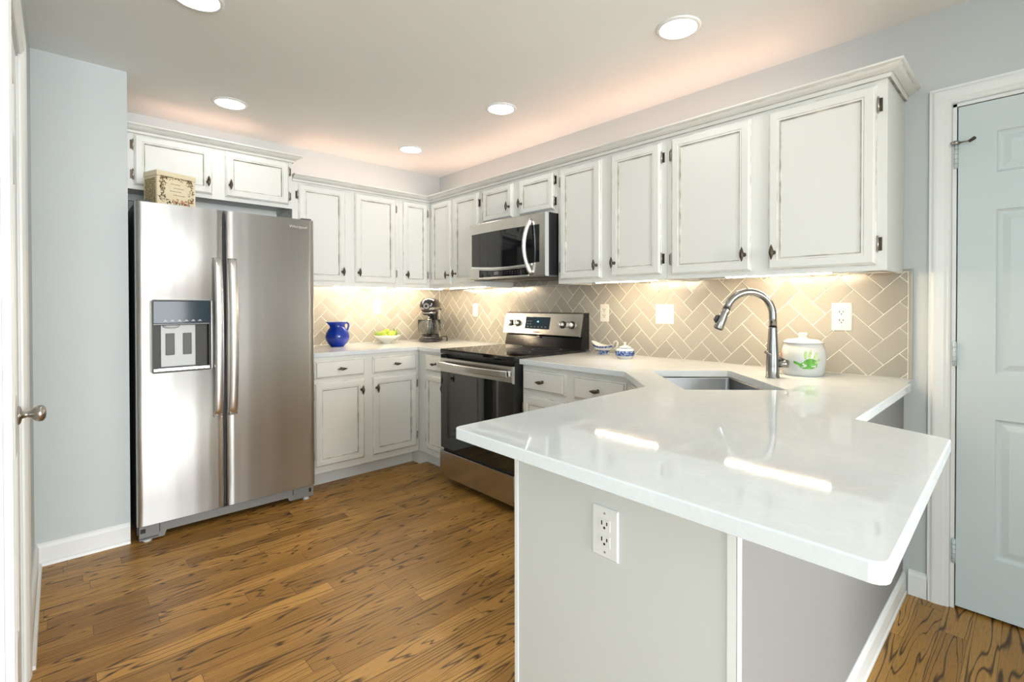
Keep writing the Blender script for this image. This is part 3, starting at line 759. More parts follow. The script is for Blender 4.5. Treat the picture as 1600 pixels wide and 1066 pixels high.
# local -x... spout leaves toward (-1,1) = local +y
mb = MB()
mb.lathe([(0.0290, 0.0), (0.0290, 0.004), (0.0265, 0.007), (0.0262, 0.05), (0.0258, 0.09), (0.0235, 0.12), (0.0195, 0.17), (0.0172, 0.215), (0.0168, 0.222)], (0, 0, 0), 32, 'brushed_nickel')
mb.build('body', t)
mb = MB(); pts = [(0, 0, 0.222), (0, 0, 0.262)]
Rr = 0.102
for k in range(0, 19): 
    a = math.pi*k/18*0.90
    pts.append((0, Rr*(1-math.cos(a)), 0.272+Rr*math.sin(a)))
endp = pts[-1]; tdir = Vector((0, pts[-1][1]-pts[-2][1], pts[-1][2]-pts[-2][2])).normalized()
mb.tube(pts, [0.0155]*len(pts), 'brushed_nickel', 20); mb.cyl((0, 0, 0.221), (0, 0, 0.2225), 0.0172, 'dark_slot')
mb.build('spout', t)
E = Vector(endp); q1 = E+tdir*0.004; q2 = E+tdir*0.055; q3 = E+tdir*0.098
mb = MB(); mb.tube([E, q1], 0.0158, 'dark_slot', 20); mb.tube([q1, E+tdir*0.03, q2, q3-tdir*0.003, q3], [0.0158, 0.0170, 0.0195, 0.0205, 0.0195], 'brushed_nickel', 24); mb.tube([q3-tdir*.001, q3+tdir*0.002], 0.016, 'dark_slot', 20)
sp = mb.build('spray_head', t)
bt = E+tdir*0.060; nn = Vector((0, -tdir.z, tdir.y)); nn = nn if nn.y > 0 else -nn
mb = MB(); mb.tube([bt+nn*0.017-tdir*.018, bt+nn*0.025-tdir*.01, bt+nn*0.027+tdir*.006, bt+nn*0.019+tdir*.016], [0.004, 0.008, 0.008, 0.004], 'black_plastic', 12); mb.build('spray_button', sp)
mb = MB(); hd = Vector((0.79, -0.61, 0)).normalized()    # lever hub points toward +x/-y of the local frame
# hub points to screen right and toward the camera
wdir = Vector((0.45, -0.89, 0)); 
ca, sa = math.cos(-R(45)), math.sin(-R(45)); hd = Vector((wdir.x*ca-wdir.y*sa, wdir.x*sa+wdir.y*ca, 0)).normalized()
c0 = Vector((0, 0, 0.062)); mb.tube([c0+hd*0.018, c0+hd*0.060], 0.0175, 'brushed_nickel', 24); mb.tube([c0+hd*0.060, c0+hd*0.064], [0.0175, 0.0160], 'chrome', 24)
mb.build('handle_hub', t)
lv = c0+hd*0.046+Vector((0, 0, 0.012)); le = lv-hd*0.080+Vector((0, 0, 0.040)) + Vector((hd.y, -hd.x, 0))*0.030
MB().tube([lv, lv.lerp(le, .5), le], [0.0085, 0.0065, 0.006], 'brushed_nickel', 14).build('lever', t)

# ------------------------------------------------------------------ refrigerator
FXL, FXR, FZ = -2.352, -1.454, 1.766
t = thing('refrigerator', 'stainless steel side-by-side refrigerator with ice dispenser', 'refrigerator', (FXL, -0.750, 0))
FWd = FXR-FXL; GX = 0.399
MB().box(0.004, FWd-0.004, 0.062, 0.700, 0.028, FZ-0.001, 'dark_grey_plastic', 0.004).build('body', t)
def curved_door(x0, x1, z0, z1, cut=None, bow=0.004):
    """steel door, front at y=0 with soft vertical edges"""
    mb = MB(); n = 16
    prof = [(x0, 0.058), (x0, 0.014), (x0+0.003, 0.006), (x0+0.009, 0.0015)]
    for k in range(1, n):
        u = k/n; x = x0+0.009+(x1-x0-0.018)*u; prof.append((x, 0.0015-bow*math.sin(math.pi*u)*0.6))
    prof += [(x1-0.009, 0.0015), (x1-0.003, 0.006), (x1, 0.014), (x1, 0.058)]
    if cut is None: levels = [(z0, z1)]
    zs = [z0, z1] if cut is None else [z0, cut[2], cut[3], z1]
    def seg(pf, a, b_, closed=True):
        i = mb.vs([(x, y, a) for x, y in pf]); j = mb.vs([(x, y, b_) for x, y in pf]); m_ = len(pf)
        for k in range(m_-1 if not closed else m_): mb.face([i[k], i[(k+1) % m_], j[(k+1) % m_], j[k]], 'stainless_door', closed is True or True)
        return i, j
    if cut is None:
        i, j = seg(prof, z0, z1); mb.face(i[::-1], 'dark_grey_plastic'); mb.face(j, 'stainless_door')
    else:
        cx0, cx1 = cut[0], cut[1]
        def yat(x): 
            for a, b_ in zip(prof, prof[1:]):
                if a[0] <= x <= b_[0] and b_[0] > a[0]: return a[1]+(b_[1]-a[1])*(x-a[0])/(b_[0]-a[0])
        L_ = [p for p in prof if p[0] < cx0]; Rg = [p for p in prof if p[0] > cx1]; Mid = [p for p in prof if cx0 < p[0] < cx1]
        i, j = seg(prof[:], z0, cut[2]); mb.face(i[::-1], 'dark_grey_plastic'); 
        i, j = seg(prof[:], cut[3], z1); mb.face(j, 'stainless_door')
        lp = L_+[(cx0, yat(cx0)), (cx0, 0.058)]; rp = [(cx1, 0.058), (cx1, yat(cx1))]+Rg
        seg(lp, cut[2], cut[3]); seg(rp, cut[2], cut[3])
        mb.box(cx0, cx1, 0.05, 0.058, cut[2], cut[3], 'dark_grey_plastic')
        for z in (cut[2], cut[3]):
            pts = prof; ii = mb.vs([(x, y, z) for x, y in pts]); mb.face(ii, 'grey_plastic')
    return mb
DZ0 = 0.092
CUT = (0.071, 0.325, 0.884, 1.255)
fd = curved_door(0.0, GX-0.006, DZ0, FZ, CUT).build('freezer_door', t)
rd = curved_door(GX+0.006, FWd, DZ0, FZ).build('fresh_food_door', t)
for (hx, par, s) in ((GX-0.037, fd, -1), (GX+0.036, rd, 1)):
    mb = MB(); n = 20; rings = []
    for k in range(n+1):
        u = k/n; z = 0.610+(1.497-0.610)*u; b_ = math.sin(math.pi*u)**0.6
        y = -0.016-0.040*b_; w = 0.0225; th = 0.014
        rings.append([(hx-w, y+0.010, z), (hx-w+0.004, y+0.001, z), (hx-w*.3, y-0.003, z), (hx+w*.3, y-0.003, z), (hx+w-0.004, y+0.001, z), (hx+w, y+0.010, z), (hx+w-0.006, y+th, z), (hx-w+0.006, y+th, z)])
    mb.loft(rings, 'stainless_handle', True, 'stainless_handle', 'stainless_handle')
    for z in (0.625, 1.482): mb.box(hx-0.013, hx+0.013, -0.020, 0.001, z-0.014, z+0.014, 'grey_plastic')
    mb.build('handle', par)
# dispenser
dx0, dx1, dz0, dz1 = CUT
mb = MB(); 
def rrf(x0, x1, z0, z1, rad, y, seg=5):
    pts = []
    for cx, cz, a0 in ((x1-rad, z1-rad, 0), (x0+rad, z1-rad, 90), (x0+rad, z0+rad, 180), (x1-rad, z0+rad, 270)):
        for k in range(seg+1):
            a = R(a0+90*k/seg); pts.append((cx+rad*math.cos(a), y, cz+rad*math.sin(a)))
    return pts
mb.loft([rrf(dx0-0.009, dx1+0.009, dz0-0.010, dz1+0.009, .014, 0.001), rrf(dx0-0.007, dx1+0.007, dz0-0.008, dz1+0.007, .013, -0.005), rrf(dx0-0.002, dx1+0.002, dz0-0.004, dz1+0.002, .010, -0.007), rrf(dx0, dx1, dz0, dz1, .010, -0.0035)],
        ['stainless_door', 'grey_plastic', 'dark_grey_plastic'], False)
mb.box(dx0, dx1, 0.046, 0.0495, dz0, dz1, 'recess_brown')
mb.box(dx0-0.0003, dx0+0.004, -0.002, 0.049, dz0, dz1, 'recess_brown'); mb.box(dx1-0.004, dx1+0.0003, -0.002, 0.049, dz0, dz1, 'recess_brown')
dp = mb.build('ice_dispenser', t)
mb = MB(); mb.box(dx0, dx1, -0.004, 0.03, dz1-0.118, dz1, 'display_glass', 0.002); mb.box(dx0, dx1, -0.005, 0.03, dz1-0.128, dz1-0.117, 'black_plastic', 0.002)
for k in range(6):
    x = dx0+0.052+k*0.031; mb.box(x-0.009, x+0.009, -0.0045, -0.004, dz1-0.108, dz1-0.1055, 'light_grey_plastic'); mb.box(x-0.004, x+0.005, -0.0045, -0.004, dz1-0.1035, dz1-0.1005, 'light_grey_plastic')
mb.build('control_panel', dp)
mb = MB(); px0, px1 = dx0+0.037, dx0+0.192
mb.box(px0, px1, 0.034, 0.046, dz0+0.020, dz1-0.128, 'light_grey_plastic', 0.002)
for x in (px0+0.040, px0+0.117): mb.box(x-0.020, x+0.020, 0.028, 0.036, dz0+0.082, dz0+0.198, 'dark_grey_plastic', 0.003)
mb.lathe([(0.040, 0), (0.036, -0.014), (0.02, -0.02), (0, -0.02)], (px0+0.045, 0.030, dz1-0.126), 20, 'light_grey_plastic', sy=0.5)
mb.build('paddle_plate', dp)
mb = MB(); mb.box(dx0+0.001, dx1-0.001, -0.007, 0.045, dz0, dz0+0.016, 'stainless_handle', 0.003)
for k in range(9): mb.box(dx0+0.02+k*0.025, dx0+0.032+k*0.025, -0.0075, -0.0068, dz0+0.002, dz0+0.004, 'dark_slot')
mb.build('drip_tray', dp)
# base grille with feet
mb = MB(); mb.prism([(0.01, 0.012), (0.115, 0.012), (0.125, 0.040), (FWd-0.16, 0.040), (FWd-0.15, 0.018), (FWd-0.006, 0.018), (FWd-0.006, 0.084), (0.01, 0.084)], 0.020, 0.055, 'grey_plastic', 'y')
mb.box(0.01, 0.09, 0.0185, 0.021, 0.018, 0.026, 'dark_grey_plastic'); mb.box(0.094, 0.097, 0.0185, 0.021, 0.040, 0.084, 'dark_slot'); mb.box(FWd-0.132, FWd-0.128, 0.0185, 0.021, 0.050, 0.084, 'dark_slot')
mb.box(0.014, 0.036, 0.0185, 0.022, 0.050, 0.072, 'dark_slot'); mb.box(FWd-0.034, FWd-0.020, 0.0185, 0.022, 0.045, 0.070, 'dark_slot')
mb.build('base_grille', t)
for x in (0.045, FWd-0.045): MB().lathe([(0.020, 0.0), (0.021, 0.006), (0.012, 0.012), (0.010, 0.03)], (x, 0.040, 0), 18, 'light_grey_plastic').build('foot', t)
for x in (0.04, FWd-0.04): MB().box(x-0.03, x+0.03, 0.02, 0.055, FZ, FZ+0.012, 'dark_grey_plastic', 0.004).build('hinge_cover', t)
text_mesh('badge', 'Whirlpool', 0.026, 'white_plastic', rd, (FWd-0.098, -0.004, 1.716), (R(90), 0, 0), 0.0006)

# ------------------------------------------------------------------ tin box on the refrigerator
t = thing('decorative_tin', 'cream tin box with a printed flower wreath, on top of the refrigerator', 'tin', (-2.252, -0.690, FZ+0.0006), R(19))
mb = MB(); TW, TD, TH = 0.195, 0.135, 0.190
mb.box(0, TW, 0, TD, 0, TH-0.03, 'tin_cream', 0.006); mb.box(0.004, TW-0.004, -0.0006, 0, 0.004, TH-0.034, 'tin_cream')
# side print
mb.box(-0.0006, 0.0, 0.014, TD-0.014, 0.008, TH-0.040, 'tin_side')
# floral wreath: corner sprays and ring round an oval field
cx, cz = TW/2, (TH)/2
rnd = random.Random(3)
mb2 = MB()
for k in range(330):
    a = rnd.uniform(0, 2*math.pi); q = rnd.gauss(1.0, 0.13)
    x = cx+0.076*q*math.cos(a)*(1+.12*abs(math.sin(2*a))); z = cz+0.074*q*math.sin(a)*(1+.12*abs(math.sin(2*a)))
    if not (0.012 < x < TW-0.012 and 0.010 < z < TH-0.012): continue
    s_ = rnd.uniform(0.0026, 0.0062); an = rnd.uniform(0, math.pi); l_ = s_*rnd.uniform(1.2, 2.4)
    d1, d2 = (math.cos(an)*l_, math.sin(an)*l_), (-math.sin(an)*s_*.6, math.cos(an)*s_*.6)
    i = mb2.vs([(x+d1[0], -0.0012, z+d1[1]), (x+d2[0], -0.0012, z+d2[1]), (x-d1[0], -0.0012, z-d1[1]), (x-d2[0], -0.0012, z-d2[1])])
    low = z < cz-0.04
    mb2.face(i, 'terracotta_paint' if (low and rnd.random() < .45 and x > cx-.02) else rnd.choice(['script_ink', 'script_ink', 'tin_flowers', 'tin_olive']))
for (x, z) in ((TW-0.030, TH-0.038), (0.024, TH-0.035)):
    for k in range(6):
        a = k*math.pi/3; i = mb2.vs([(x, -0.0014, z), (x+0.008*math.cos(a-.3), -0.0014, z+0.008*math.sin(a-.3)), (x+0.012*math.cos(a), -0.0014, z+0.012*math.sin(a)), (x+0.008*math.cos(a+.3), -0.0014, z+0.008*math.sin(a+.3))]); mb2.face(i, 'script_ink')
# faint lines of script
for row_, (zz, xa, xb) in enumerate([(cz+0.030, cx-.03, cx+.01), (cz+0.010, cx-.016, cx+.034), (cz-0.008, cx-.036, cx+.020), (cz-0.028, cx-.018, cx+.036)]):
    x = xa
    while x < xb:
        w = rnd.uniform(0.004, 0.009)
        mb2.tube([(x+w*q/4, -0.0012, zz+rnd.uniform(-.0016, .0016)) for q in range(5)], 0.0011, 'script_ink', 5); x += w+0.003
mb.build('box', t); mb2.build('printed_wreath', t)
MB().box(-0.002, TW+0.002, -0.002, TD+0.002, TH-0.030, TH, 'tin_cream', 0.007).build('lid', t)

# ------------------------------------------------------------------ range
YR0, YR1 = 1.046, 1.809        # local x along the wall
t = thing('range', 'stainless steel electric range with black glass cooktop and oven door', 'stove', (0, 0, 0), RW)
# local: x = -world y, y = world x (into the wall, 0 = wall, negative toward room)
mb = MB(); mb.box(YR0, YR1, -0.655, -0.02, 0.045, 0.895, 'black_plastic', 0.003); mb.build('body', t)
for x in (YR0+0.05, YR1-0.05): MB().lathe([(0.016, 0), (0.016, 0.01), (0.008, 0.014), (0.008, 0.046)], (x, -0.60, 0), 14, 'rubber').build('foot', t)
mb = MB(); mb.box(YR0-0.003, YR1+0.003, -0.705, -0.05, 0.8965, 0.928, 'black_glass', 0.010); 
mb.build('cooktop', t)
mb = MB()
for (x, y, rr_) in ((YR0+0.20, -0.50, .11), (YR0+0.56, -0.50, .09), (YR0+0.20, -0.22, .08), (YR0+0.56, -0.22, .10)):
    mb = MB(); [mb.lathe([(rr_*q, 0.9283), (rr_*q+0.0015, 0.9284)], (x, y, 0), 40, 'grey_plastic', cap=False) for q in (1,)]; mb.build('burner_ring', t)
# oven door
mb = MB(); mb.box(YR0+0.004, YR1-0.004, -0.700, -0.656, 0.243, 0.862, 'oven_glass', 0.004)
od = mb.build('oven_door', t)
mb = MB(); mb.box(YR0+0.003, YR1-0.020, -0.706, -0.680, 0.772, 0.868, 'stainless', 0.004); mb.box(YR1-0.0195, YR1-0.003, -0.708, -0.660, 0.768, 0.870, 'stainless_handle', 0.003)
for k in range(9): mb.box(YR1-0.0032, YR1-0.0024, -0.698, -0.672, 0.780+k*0.009, 0.785+k*0.009, 'dark_slot')
mb.build('top_trim', od)
mb = MB(); n = 18; rings = []
for k in range(n+1):
    u = k/n; x = YR0+0.012+(YR1-YR0-0.055)*u; y = -0.726-0.030*math.sin(math.pi*u)**.8
    rings.append([(x, y-0.005, 0.804), (x, y-0.008, 0.808), (x, y-0.008, 0.838), (x, y-0.004, 0.843), (x, y+0.008, 0.843), (x, y+0.012, 0.822), (x, y+0.008, 0.804)])
mb.loft(rings, 'stainless', False, 'stainless', 'stainless')
for x in (YR0+0.022, YR1-0.055): mb.box(x-0.012, x+0.012, -0.728, -0.704, 0.808, 0.840, 'stainless_handle', 0.002)
mb.build('handle', od)
mb = MB(); mb.box(YR0+0.004, YR1-0.004, -0.712, -0.656, 0.052, 0.228, 'stainless', 0.004); mb.box(YR0+0.02, YR1-0.02, -0.690, -0.656, 0.229, 0.242, 'dark_slot'); mb.build('storage_drawer', t)
MB().box(YR0, YR0+0.0035, -0.70, -0.655, 0.243, 0.89, 'black_plastic').build('side_strip', t); MB().box(YR1-0.0035, YR1+0.0, -0.70, -0.655, 0.06, 0.89, 'black_plastic').build('side_strip', t)
# backguard
mb = MB()
mb.prism([(-0.105, 0.929), (-0.012, 0.929), (-0.012, 1.176), (-0.070, 1.176), (-0.088, 1.165), (-0.104, 1.020), (-0.085, 1.012)], YR0+0.002, YR1-0.002, 'gloss_black', 'x')
bgd = mb.build('backguard', t)
mb = MB(); mb.prism([(-0.108, 1.012), (-0.122, 1.020), (-0.089, 1.168), (-0.078, 1.172), (-0.075, 1.160)], YR0, YR1, 'stainless', 'x')
cp = mb.build('control_panel', t)
slope = math.atan2(0.033, 0.148)
def on_panel(x, f, out=0.0):      # f 0..1 up the sloped panel
    return Vector((x, -0.122+0.033*f-out*math.cos(slope), 1.020+0.148*f+out*math.sin(slope)))
for x in (YR0+0.070, YR0+0.150, YR1-0.160, YR1-0.078):
    a = on_panel(x, .50, 0); b_ = on_panel(x, .50, .006); c_ = on_panel(x, .50, .030)
    mb = MB(); mb.tube([a, b_], [0.026, 0.026], 'black_plastic', 28); mb.tube([b_, b_.lerp(c_, .2), c_-(c_-b_)*.05, c_], [0.0205, 0.0215, 0.0195, 0.017], 'stainless_handle', 28)
    dirr = (c_-b_).normalized(); upn = Vector((0, math.sin(slope), math.cos(slope)))
    i = [c_-upn*0.016, c_+upn*0.016]
    mb.tube([i[0]+dirr*.001, i[1]+dirr*.001], 0.003, 'chrome', 8)
    mb.build('knob', t)
mb = MB(); xa, xb = YR0+0.235, YR0+0.480
q = [on_panel(xa, .25, .0015), on_panel(xb, .25, .0015), on_panel(xb, .83, .0015), on_panel(xa, .83, .0015)]; q2_ = [on_panel(xa, .25, -.002), on_panel(xb, .25, -.002), on_panel(xb, .83, -.002), on_panel(xa, .83, -.002)]
mb.loft([q2_, q], 'display_glass', False, 'display_glass', 'display_glass')
for r_ in range(2):
    for k in range(2): p = on_panel(xa+0.025+k*0.028, .62-r_*.14, .0022); mb.box(p.x-.006, p.x+.006, p.y-.0003, p.y+.0003, p.z-.003, p.z+.003, 'grey_plastic')
for k in range(6): p = on_panel(xa+0.03+k*0.036, .35, .0022); mb.box(p.x-.007, p.x+.007, p.y-.0003, p.y+.0003, p.z-.003, p.z+.003, 'grey_plastic')
dsp = mb.build('display', t)
p = on_panel((xa+xb)/2+0.005, .60, .003)
text_mesh('clock_digits', ':45', 0.017, 'display_digits', dsp, p, (R(90)-slope, 0, 0), 0.0003)
p = on_panel((xa+xb)/2+0.004, .10, .0008); text_mesh('badge', 'Whirlpool', 0.016, 'dark_slot', cp, p, (R(90)-slope, 0, 0), 0.0003)
mb = MB(); mb.lathe([(0.013, 0), (0.012, -0.001), (0, -0.001)], ((YR0+YR1)/2-0.02, -0.104, 1.003), 20, 'chrome', axis='y', sy=.45); mb.build('emblem', bgd)

# ------------------------------------------------------------------ microwave
t = thing('microwave', 'stainless steel over-the-range microwave with black glass door', 'microwave', (0, 0, 0), RW)
MX0, MX1, MZ0, MZ1 = 1.038, 1.802, 1.408, 1.8135
mb = MB(); mb.box(MX0+0.003, MX1-0.001, -0.405, -0.012, MZ0+0.012, MZ1, 'black_plastic', 0.002); mb.box(MX0+0.003, MX1-0.001, -0.40, -0.02, MZ0, MZ0+0.012, 'dark_grey_plastic')
for k in range(2): mb.box(MX0+0.06+k*0.36, MX0+0.34+k*0.36, -0.36, -0.12, MZ0-0.002, MZ0, 'black_plastic')
mb.build('body', t)
mb = MB(); n = 14; rings = []      # bowed door: front bulges a little toward the room
for k in range(n+1):
    u = k/n; x = MX0+(MX1-MX0)*u; y = -0.440-0.020*math.sin(math.pi*u)
    rings.append([(x, -0.406, MZ0+0.004), (x, y+0.004, MZ0+0.006), (x, y, MZ0+0.012), (x, y, MZ1-0.010), (x, y+0.004, MZ1-0.004), (x, -0.406, MZ1-0.002)])
mb.loft(rings, 'stainless', False, 'light_grey_plastic', 'light_grey_plastic')
md = mb.build('door', t)
def mwy(x): u = (x-MX0)/(MX1-MX0); return -0.440-0.020*math.sin(math.pi*u)
def curved_patch(mb, x0, x1, zlo, zhi, out, mat, n=14):
    """zlo/zhi functions of x"""
    r0 = []; rings = []
    for k in range(n+1):
        x = x0+(x1-x0)*k/n; y = mwy(x)-out
        rings.append([(x, y+out+0.003, zlo(x)), (x, y, zlo(x)), (x, y, zhi(x)), (x, y+out+0.003, zhi(x))])
    mb.loft(rings, mat, False, mat, mat)
wx0, wx1 = MX0+0.030, MX1-0.045
low = lambda x: 1.508-0.020*math.sin(math.pi*(x-wx0)/(wx1-wx0)*0.9)
mb = MB(); curved_patch(mb, wx0, wx1, low, lambda x: 1.738, 0.0012, 'black_glass'); mb.build('window', md)
mb = MB(); curved_patch(mb, wx0+0.004, wx1-0.06, lambda x: low(x)-0.013, lambda x: low(x)-0.001, 0.006, 'stainless_handle'); mb.build('lower_trim', md)
mb = MB(); curved_patch(mb, MX0+0.125, MX1-0.135, lambda x: 1.425, lambda x: low(x)-0.022, 0.0012, 'black_glass')
for k in range(10): x = MX0+0.36+k*0.025; mb.box(x-.007, x+.007, mwy(x)-.0018, mwy(x)-.001, 1.440, 1.4415, 'grey_plastic'); mb.box(x-.004, x+.005, mwy(x)-.0018, mwy(x)-.001, 1.452, 1.455, 'grey_plastic')
mb.box(MX0+0.30, MX0+0.345, mwy(MX0+.32)-.002, mwy(MX0+.32)-.001, 1.437, 1.460, 'grey_plastic')
mb.build('keypad', md)
mb = MB(); curved_patch(mb, MX0+0.125, MX1-0.135, lambda x: 1.417, lambda x: 1.424, 0.005, 'stainless_handle'); mb.build('bottom_trim', md)
mb = MB(); n = 22; hx = MX1-0.118; pts = []; rad = []
for k in range(n+1):
    u = k/n; z = 1.432+(1.775-1.432)*u; b_ = math.sin(math.pi*u)
    pts.append((hx-0.014*b_+0.008, mwy(hx)-0.004-0.048*b_**.75, z)); rad.append(0.0105)
mb.tube(pts, rad, 'stainless_handle', 14, flat=1.4); mb.build('handle', md)

# ------------------------------------------------------------------ under-cabinet light bars
def led(x0, x1, y0, y1, z, label):
    t = thing('light_bar', label, 'light', ((x0+x1)/2, (y0+y1)/2, z)); w, d = (x1-x0)/2, (y1-y0)/2
    MB().box(-w, w, -d, d, 0.003, 0.017, 'white_plastic', 0.002).build('housing', t); (MB().box(-w+0.003, w-0.003, -0.003, 0.003, 0.0, 0.0028, 'led_diffuser') if w > d else MB().box(-0.003, 0.003, -d+0.003, d-0.003, 0.0, 0.0028, 'led_diffuser')).build('diffuser', t)
led(-1.13, -0.69, -0.262, -0.232, 1.3680, 'glowing light bar under the wall cabinet above the blue pitcher')
led(-0.600, -0.14, -0.262, -0.232, 1.3680, 'glowing light bar under the corner cabinet above the stand mixer')
led(-0.290, -0.260, -1.02, -0.56, 1.3655, 'glowing light bar under the narrow-door cabinet left of the microwave')
led(-0.290, -0.260, -2.49, -2.07, 1.3625, 'glowing light bar under the cabinet above the blue and white gravy boat')
led(-0.290, -0.260, -3.31, -2.86, 1.3625, 'glowing light bar under the largest wall cabinet above the faucet')

# ------------------------------------------------------------------ recessed ceiling lamps
LAMP = [(-0.668, -2.824, 'round recessed ceiling lamp at the upper right, nearest the right wall door'),
        (-0.652, -1.634, 'round recessed ceiling lamp in front of the microwave'),
        (-0.645, -0.563, 'round recessed ceiling lamp nearest the far corner of the room'),
        (-1.884, -0.590, 'round recessed ceiling lamp above the refrigerator'),
        (-2.235, -1.640, 'round recessed ceiling lamp cut off by the top edge of the photo'),
        (-2.235, -2.820, 'added recessed ceiling lamp out of view in front of the camera, brightening the left wall'),  # added out of view to brighten the wall beside the refrigerator
        (-2.235, -4.400, 'added recessed ceiling lamp behind the camera, unseen fill light')]  # unseen extra lamp, added as fill from behind
proto = None
for x, y, lb in LAMP:
    if proto is None:
        proto = thing('ceiling_light', lb, 'light', (x, y, H), 0, 'recessed ceiling lamps')
        MB().lathe([(0.094, -0.0005), (0.094, -0.003), (0.089, -0.007), (0.079, -0.009), (0.075, -0.004), (0.075, -0.0005)], (0, 0, 0), 40, 'trim_paint', cap=False).build('trim_ring', proto)
        MB().lathe([(0.0745, -0.001), (0.0745, -0.0045), (0.05, -0.0058), (0, -0.006)], (0, 0, 0), 40, 'lamp_disc').build('lens', proto)
    else:
        c = copy_tree(proto); c.location = (x, y, H); c['label'] = lb

# ------------------------------------------------------------------ wall plates
def plate(parent, w, h, mat, t_=0.005):
    mb = MB(); rr = lambda i, y: ring_(-w/2, w/2, -h/2, h/2, i, y)
    mb.loft([rr(0, 0), rr(0, -t_*.5), rr(0.003, -t_)], mat, False, mat, mat); return mb.build('cover_plate', parent)
def receptacle(parent, z, mat):
    mb = MB(); mb.box(-0.0165, 0.0165, -0.0065, -0.0045, z-0.0135, z+0.0135, mat, 0.004)
    mb.box(-0.0092, -0.0058, -0.0069, -0.0060, z-0.001, z+0.009, 'dark_slot'); mb.box(0.0058, 0.0092, -0.0069, -0.0060, z, z+0.008, 'dark_slot')
    mb.lathe([(0.0032, 0), (0.0032, -0.0006)], (0, -0.0062, z-0.007), 10, 'dark_slot', axis='y'); return mb.build('receptacle', parent)
def outlet(label, loc, rz, w=0.072, h=0.118, mat='white_plastic'):
    t = thing('wall_outlet', label, 'outlet', loc, rz); plate(t, w, h, mat)
    for z in (0.0195, -0.0195): receptacle(t, z, mat)
    mb = MB(); 
    for z in ((0.0,) if w < .075 else (0.047, -0.047)): mb.lathe([(0.003, 0), (0.0025, -0.001)], (0, -0.005, z), 10, 'nickel', axis='y')
    mb.build('screw', t); return t
WF = -0.0082
outlet('large cream wall outlet on the tiles above and right of the handprint jar', (WF, -3.282, 1.176), RW, 0.082, 0.128)
outlet('narrow white wall outlet on the tiles just right of the range', (WF, -1.934, 1.178), RW, 0.068, 0.115)
outlet('wall outlet washed bright by the light bar, between the corner and the range', (WF, -0.553, 1.188), RW, 0.064, 0.112)
outlet('white wall outlet on the end panel of the peninsula, below the worktop', (-1.6805, -3.195, 0.685), R(-90), 0.076, 0.122, 'outlet_white')
t = thing('wall_switch', 'blank white cover plate on the back wall tiles above the bowl of limes', 'switch', (-0.651, -0.0082, 1.215))
plate(t, 0.070, 0.120, 'white_plastic'); MB().box(-0.016, 0.016, -0.0075, -0.0045, -0.033, 0.033, 'white_plastic', 0.002).build('rocker', t)
t = thing('wall_switch', 'white two-gang plate with light switch and dial on the tiles above the sugar bowl', 'switch', (WF, -2.376, 1.176), RW)
plate(t, 0.120, 0.118, 'white_plastic')
MB().box(-0.032, -0.022, -0.013, -0.0045, -0.006, 0.014, 'white_plastic', 0.002).build('toggle', t)
MB().box(0.015, 0.037, -0.010, -0.0045, -0.015, 0.015, 'white_plastic', 0.004).build('dimmer', t)

# ------------------------------------------------------------------ things on the worktops
# cobalt pitcher
t = thing('pitcher', 'cobalt blue glazed pitcher on the back worktop beside the refrigerator', 'pitcher', (-1.082, -0.215, ZT))
prof = [(0.0, 0.0), (0.050, 0.0), (0.052, 0.004), (0.072, 0.026), (0.087, 0.054), (0.091, 0.078), (0.086, 0.104), (0.072, 0.128), (0.059, 0.143), (0.056, 0.156), (0.058, 0.172), (0.062, 0.184), (0.0635, 0.187), (0.061, 0.188), (0.058, 0.183), (0.053, 0.156), (0.054, 0.146), (0.068, 0.126), (0.082, 0.100), (0.086, 0.078), (0.070, 0.030), (0.0, 0.010)]
mb = MB(); mb.lathe([(a*.97, b_) for a, b_ in prof], (0, 0, 0), 40, 'cobalt_glaze')
for k, p in enumerate(mb.v):      # pull the rim out into a spout on the left
    x, y, z = p; 
    if z > 0.150:
        a = math.atan2(y, -x); wgt = max(0, 1-abs(a)/0.55)**1.5*(z-0.150)/0.038
        mb.v[k] = (x-0.030*wgt, y*(1-.35*wgt), z+0.004*wgt)
mb.build('body', t)
MB().tube([(0.056, 0, 0.176), (0.074, 0, 0.182), (0.087, 0, 0.172), (0.088, 0, 0.150), (0.080, 0, 0.128), (0.072, 0, 0.115)], [0.007, 0.0075, 0.0075, 0.007, 0.007, 0.008], 'cobalt_glaze', 12).build('handle', t)
# bowl of limes
bc = (-0.660, -0.200)
t = thing('bowl', 'shallow cream bowl holding the limes', 'bowl', (*bc, ZT))
MB().lathe([(0.0, 0.0), (0.034, 0.0), (0.036, 0.004), (0.038, 0.010), (0.070, 0.028), (0.096, 0.050), (0.110, 0.068), (0.108, 0.0695), (0.104, 0.067), (0.090, 0.050), (0.064, 0.032), (0.030, 0.016), (0, 0.014)], (0, 0, 0), 40, 'bowl_ceramic').build('bowl_body', t)
limes = [(-0.076, 0.006, 0.075, 'dark_lime_skin', 'dark green lime at the left rim of the bowl'), (-0.044, -0.018, 0.081, 'lime_skin', 'yellow-green lime second from the left in the bowl'),
         (0.002, 0.004, 0.096, 'lime_skin', 'lime at the top of the pile in the bowl'), (0.012, -0.046, 0.070, 'lime_skin', 'lime low at the front rim of the bowl'),
         (0.042, -0.014, 0.078, 'lime_skin', 'pale lime right of the topmost lime in the bowl'), (0.080, 0.012, 0.082, 'dark_lime_skin', 'dark green lime at the right rim of the bowl'),
         (-0.030, 0.045, 0.068, 'lime_skin', 'lime at the back of the bowl behind the others')]
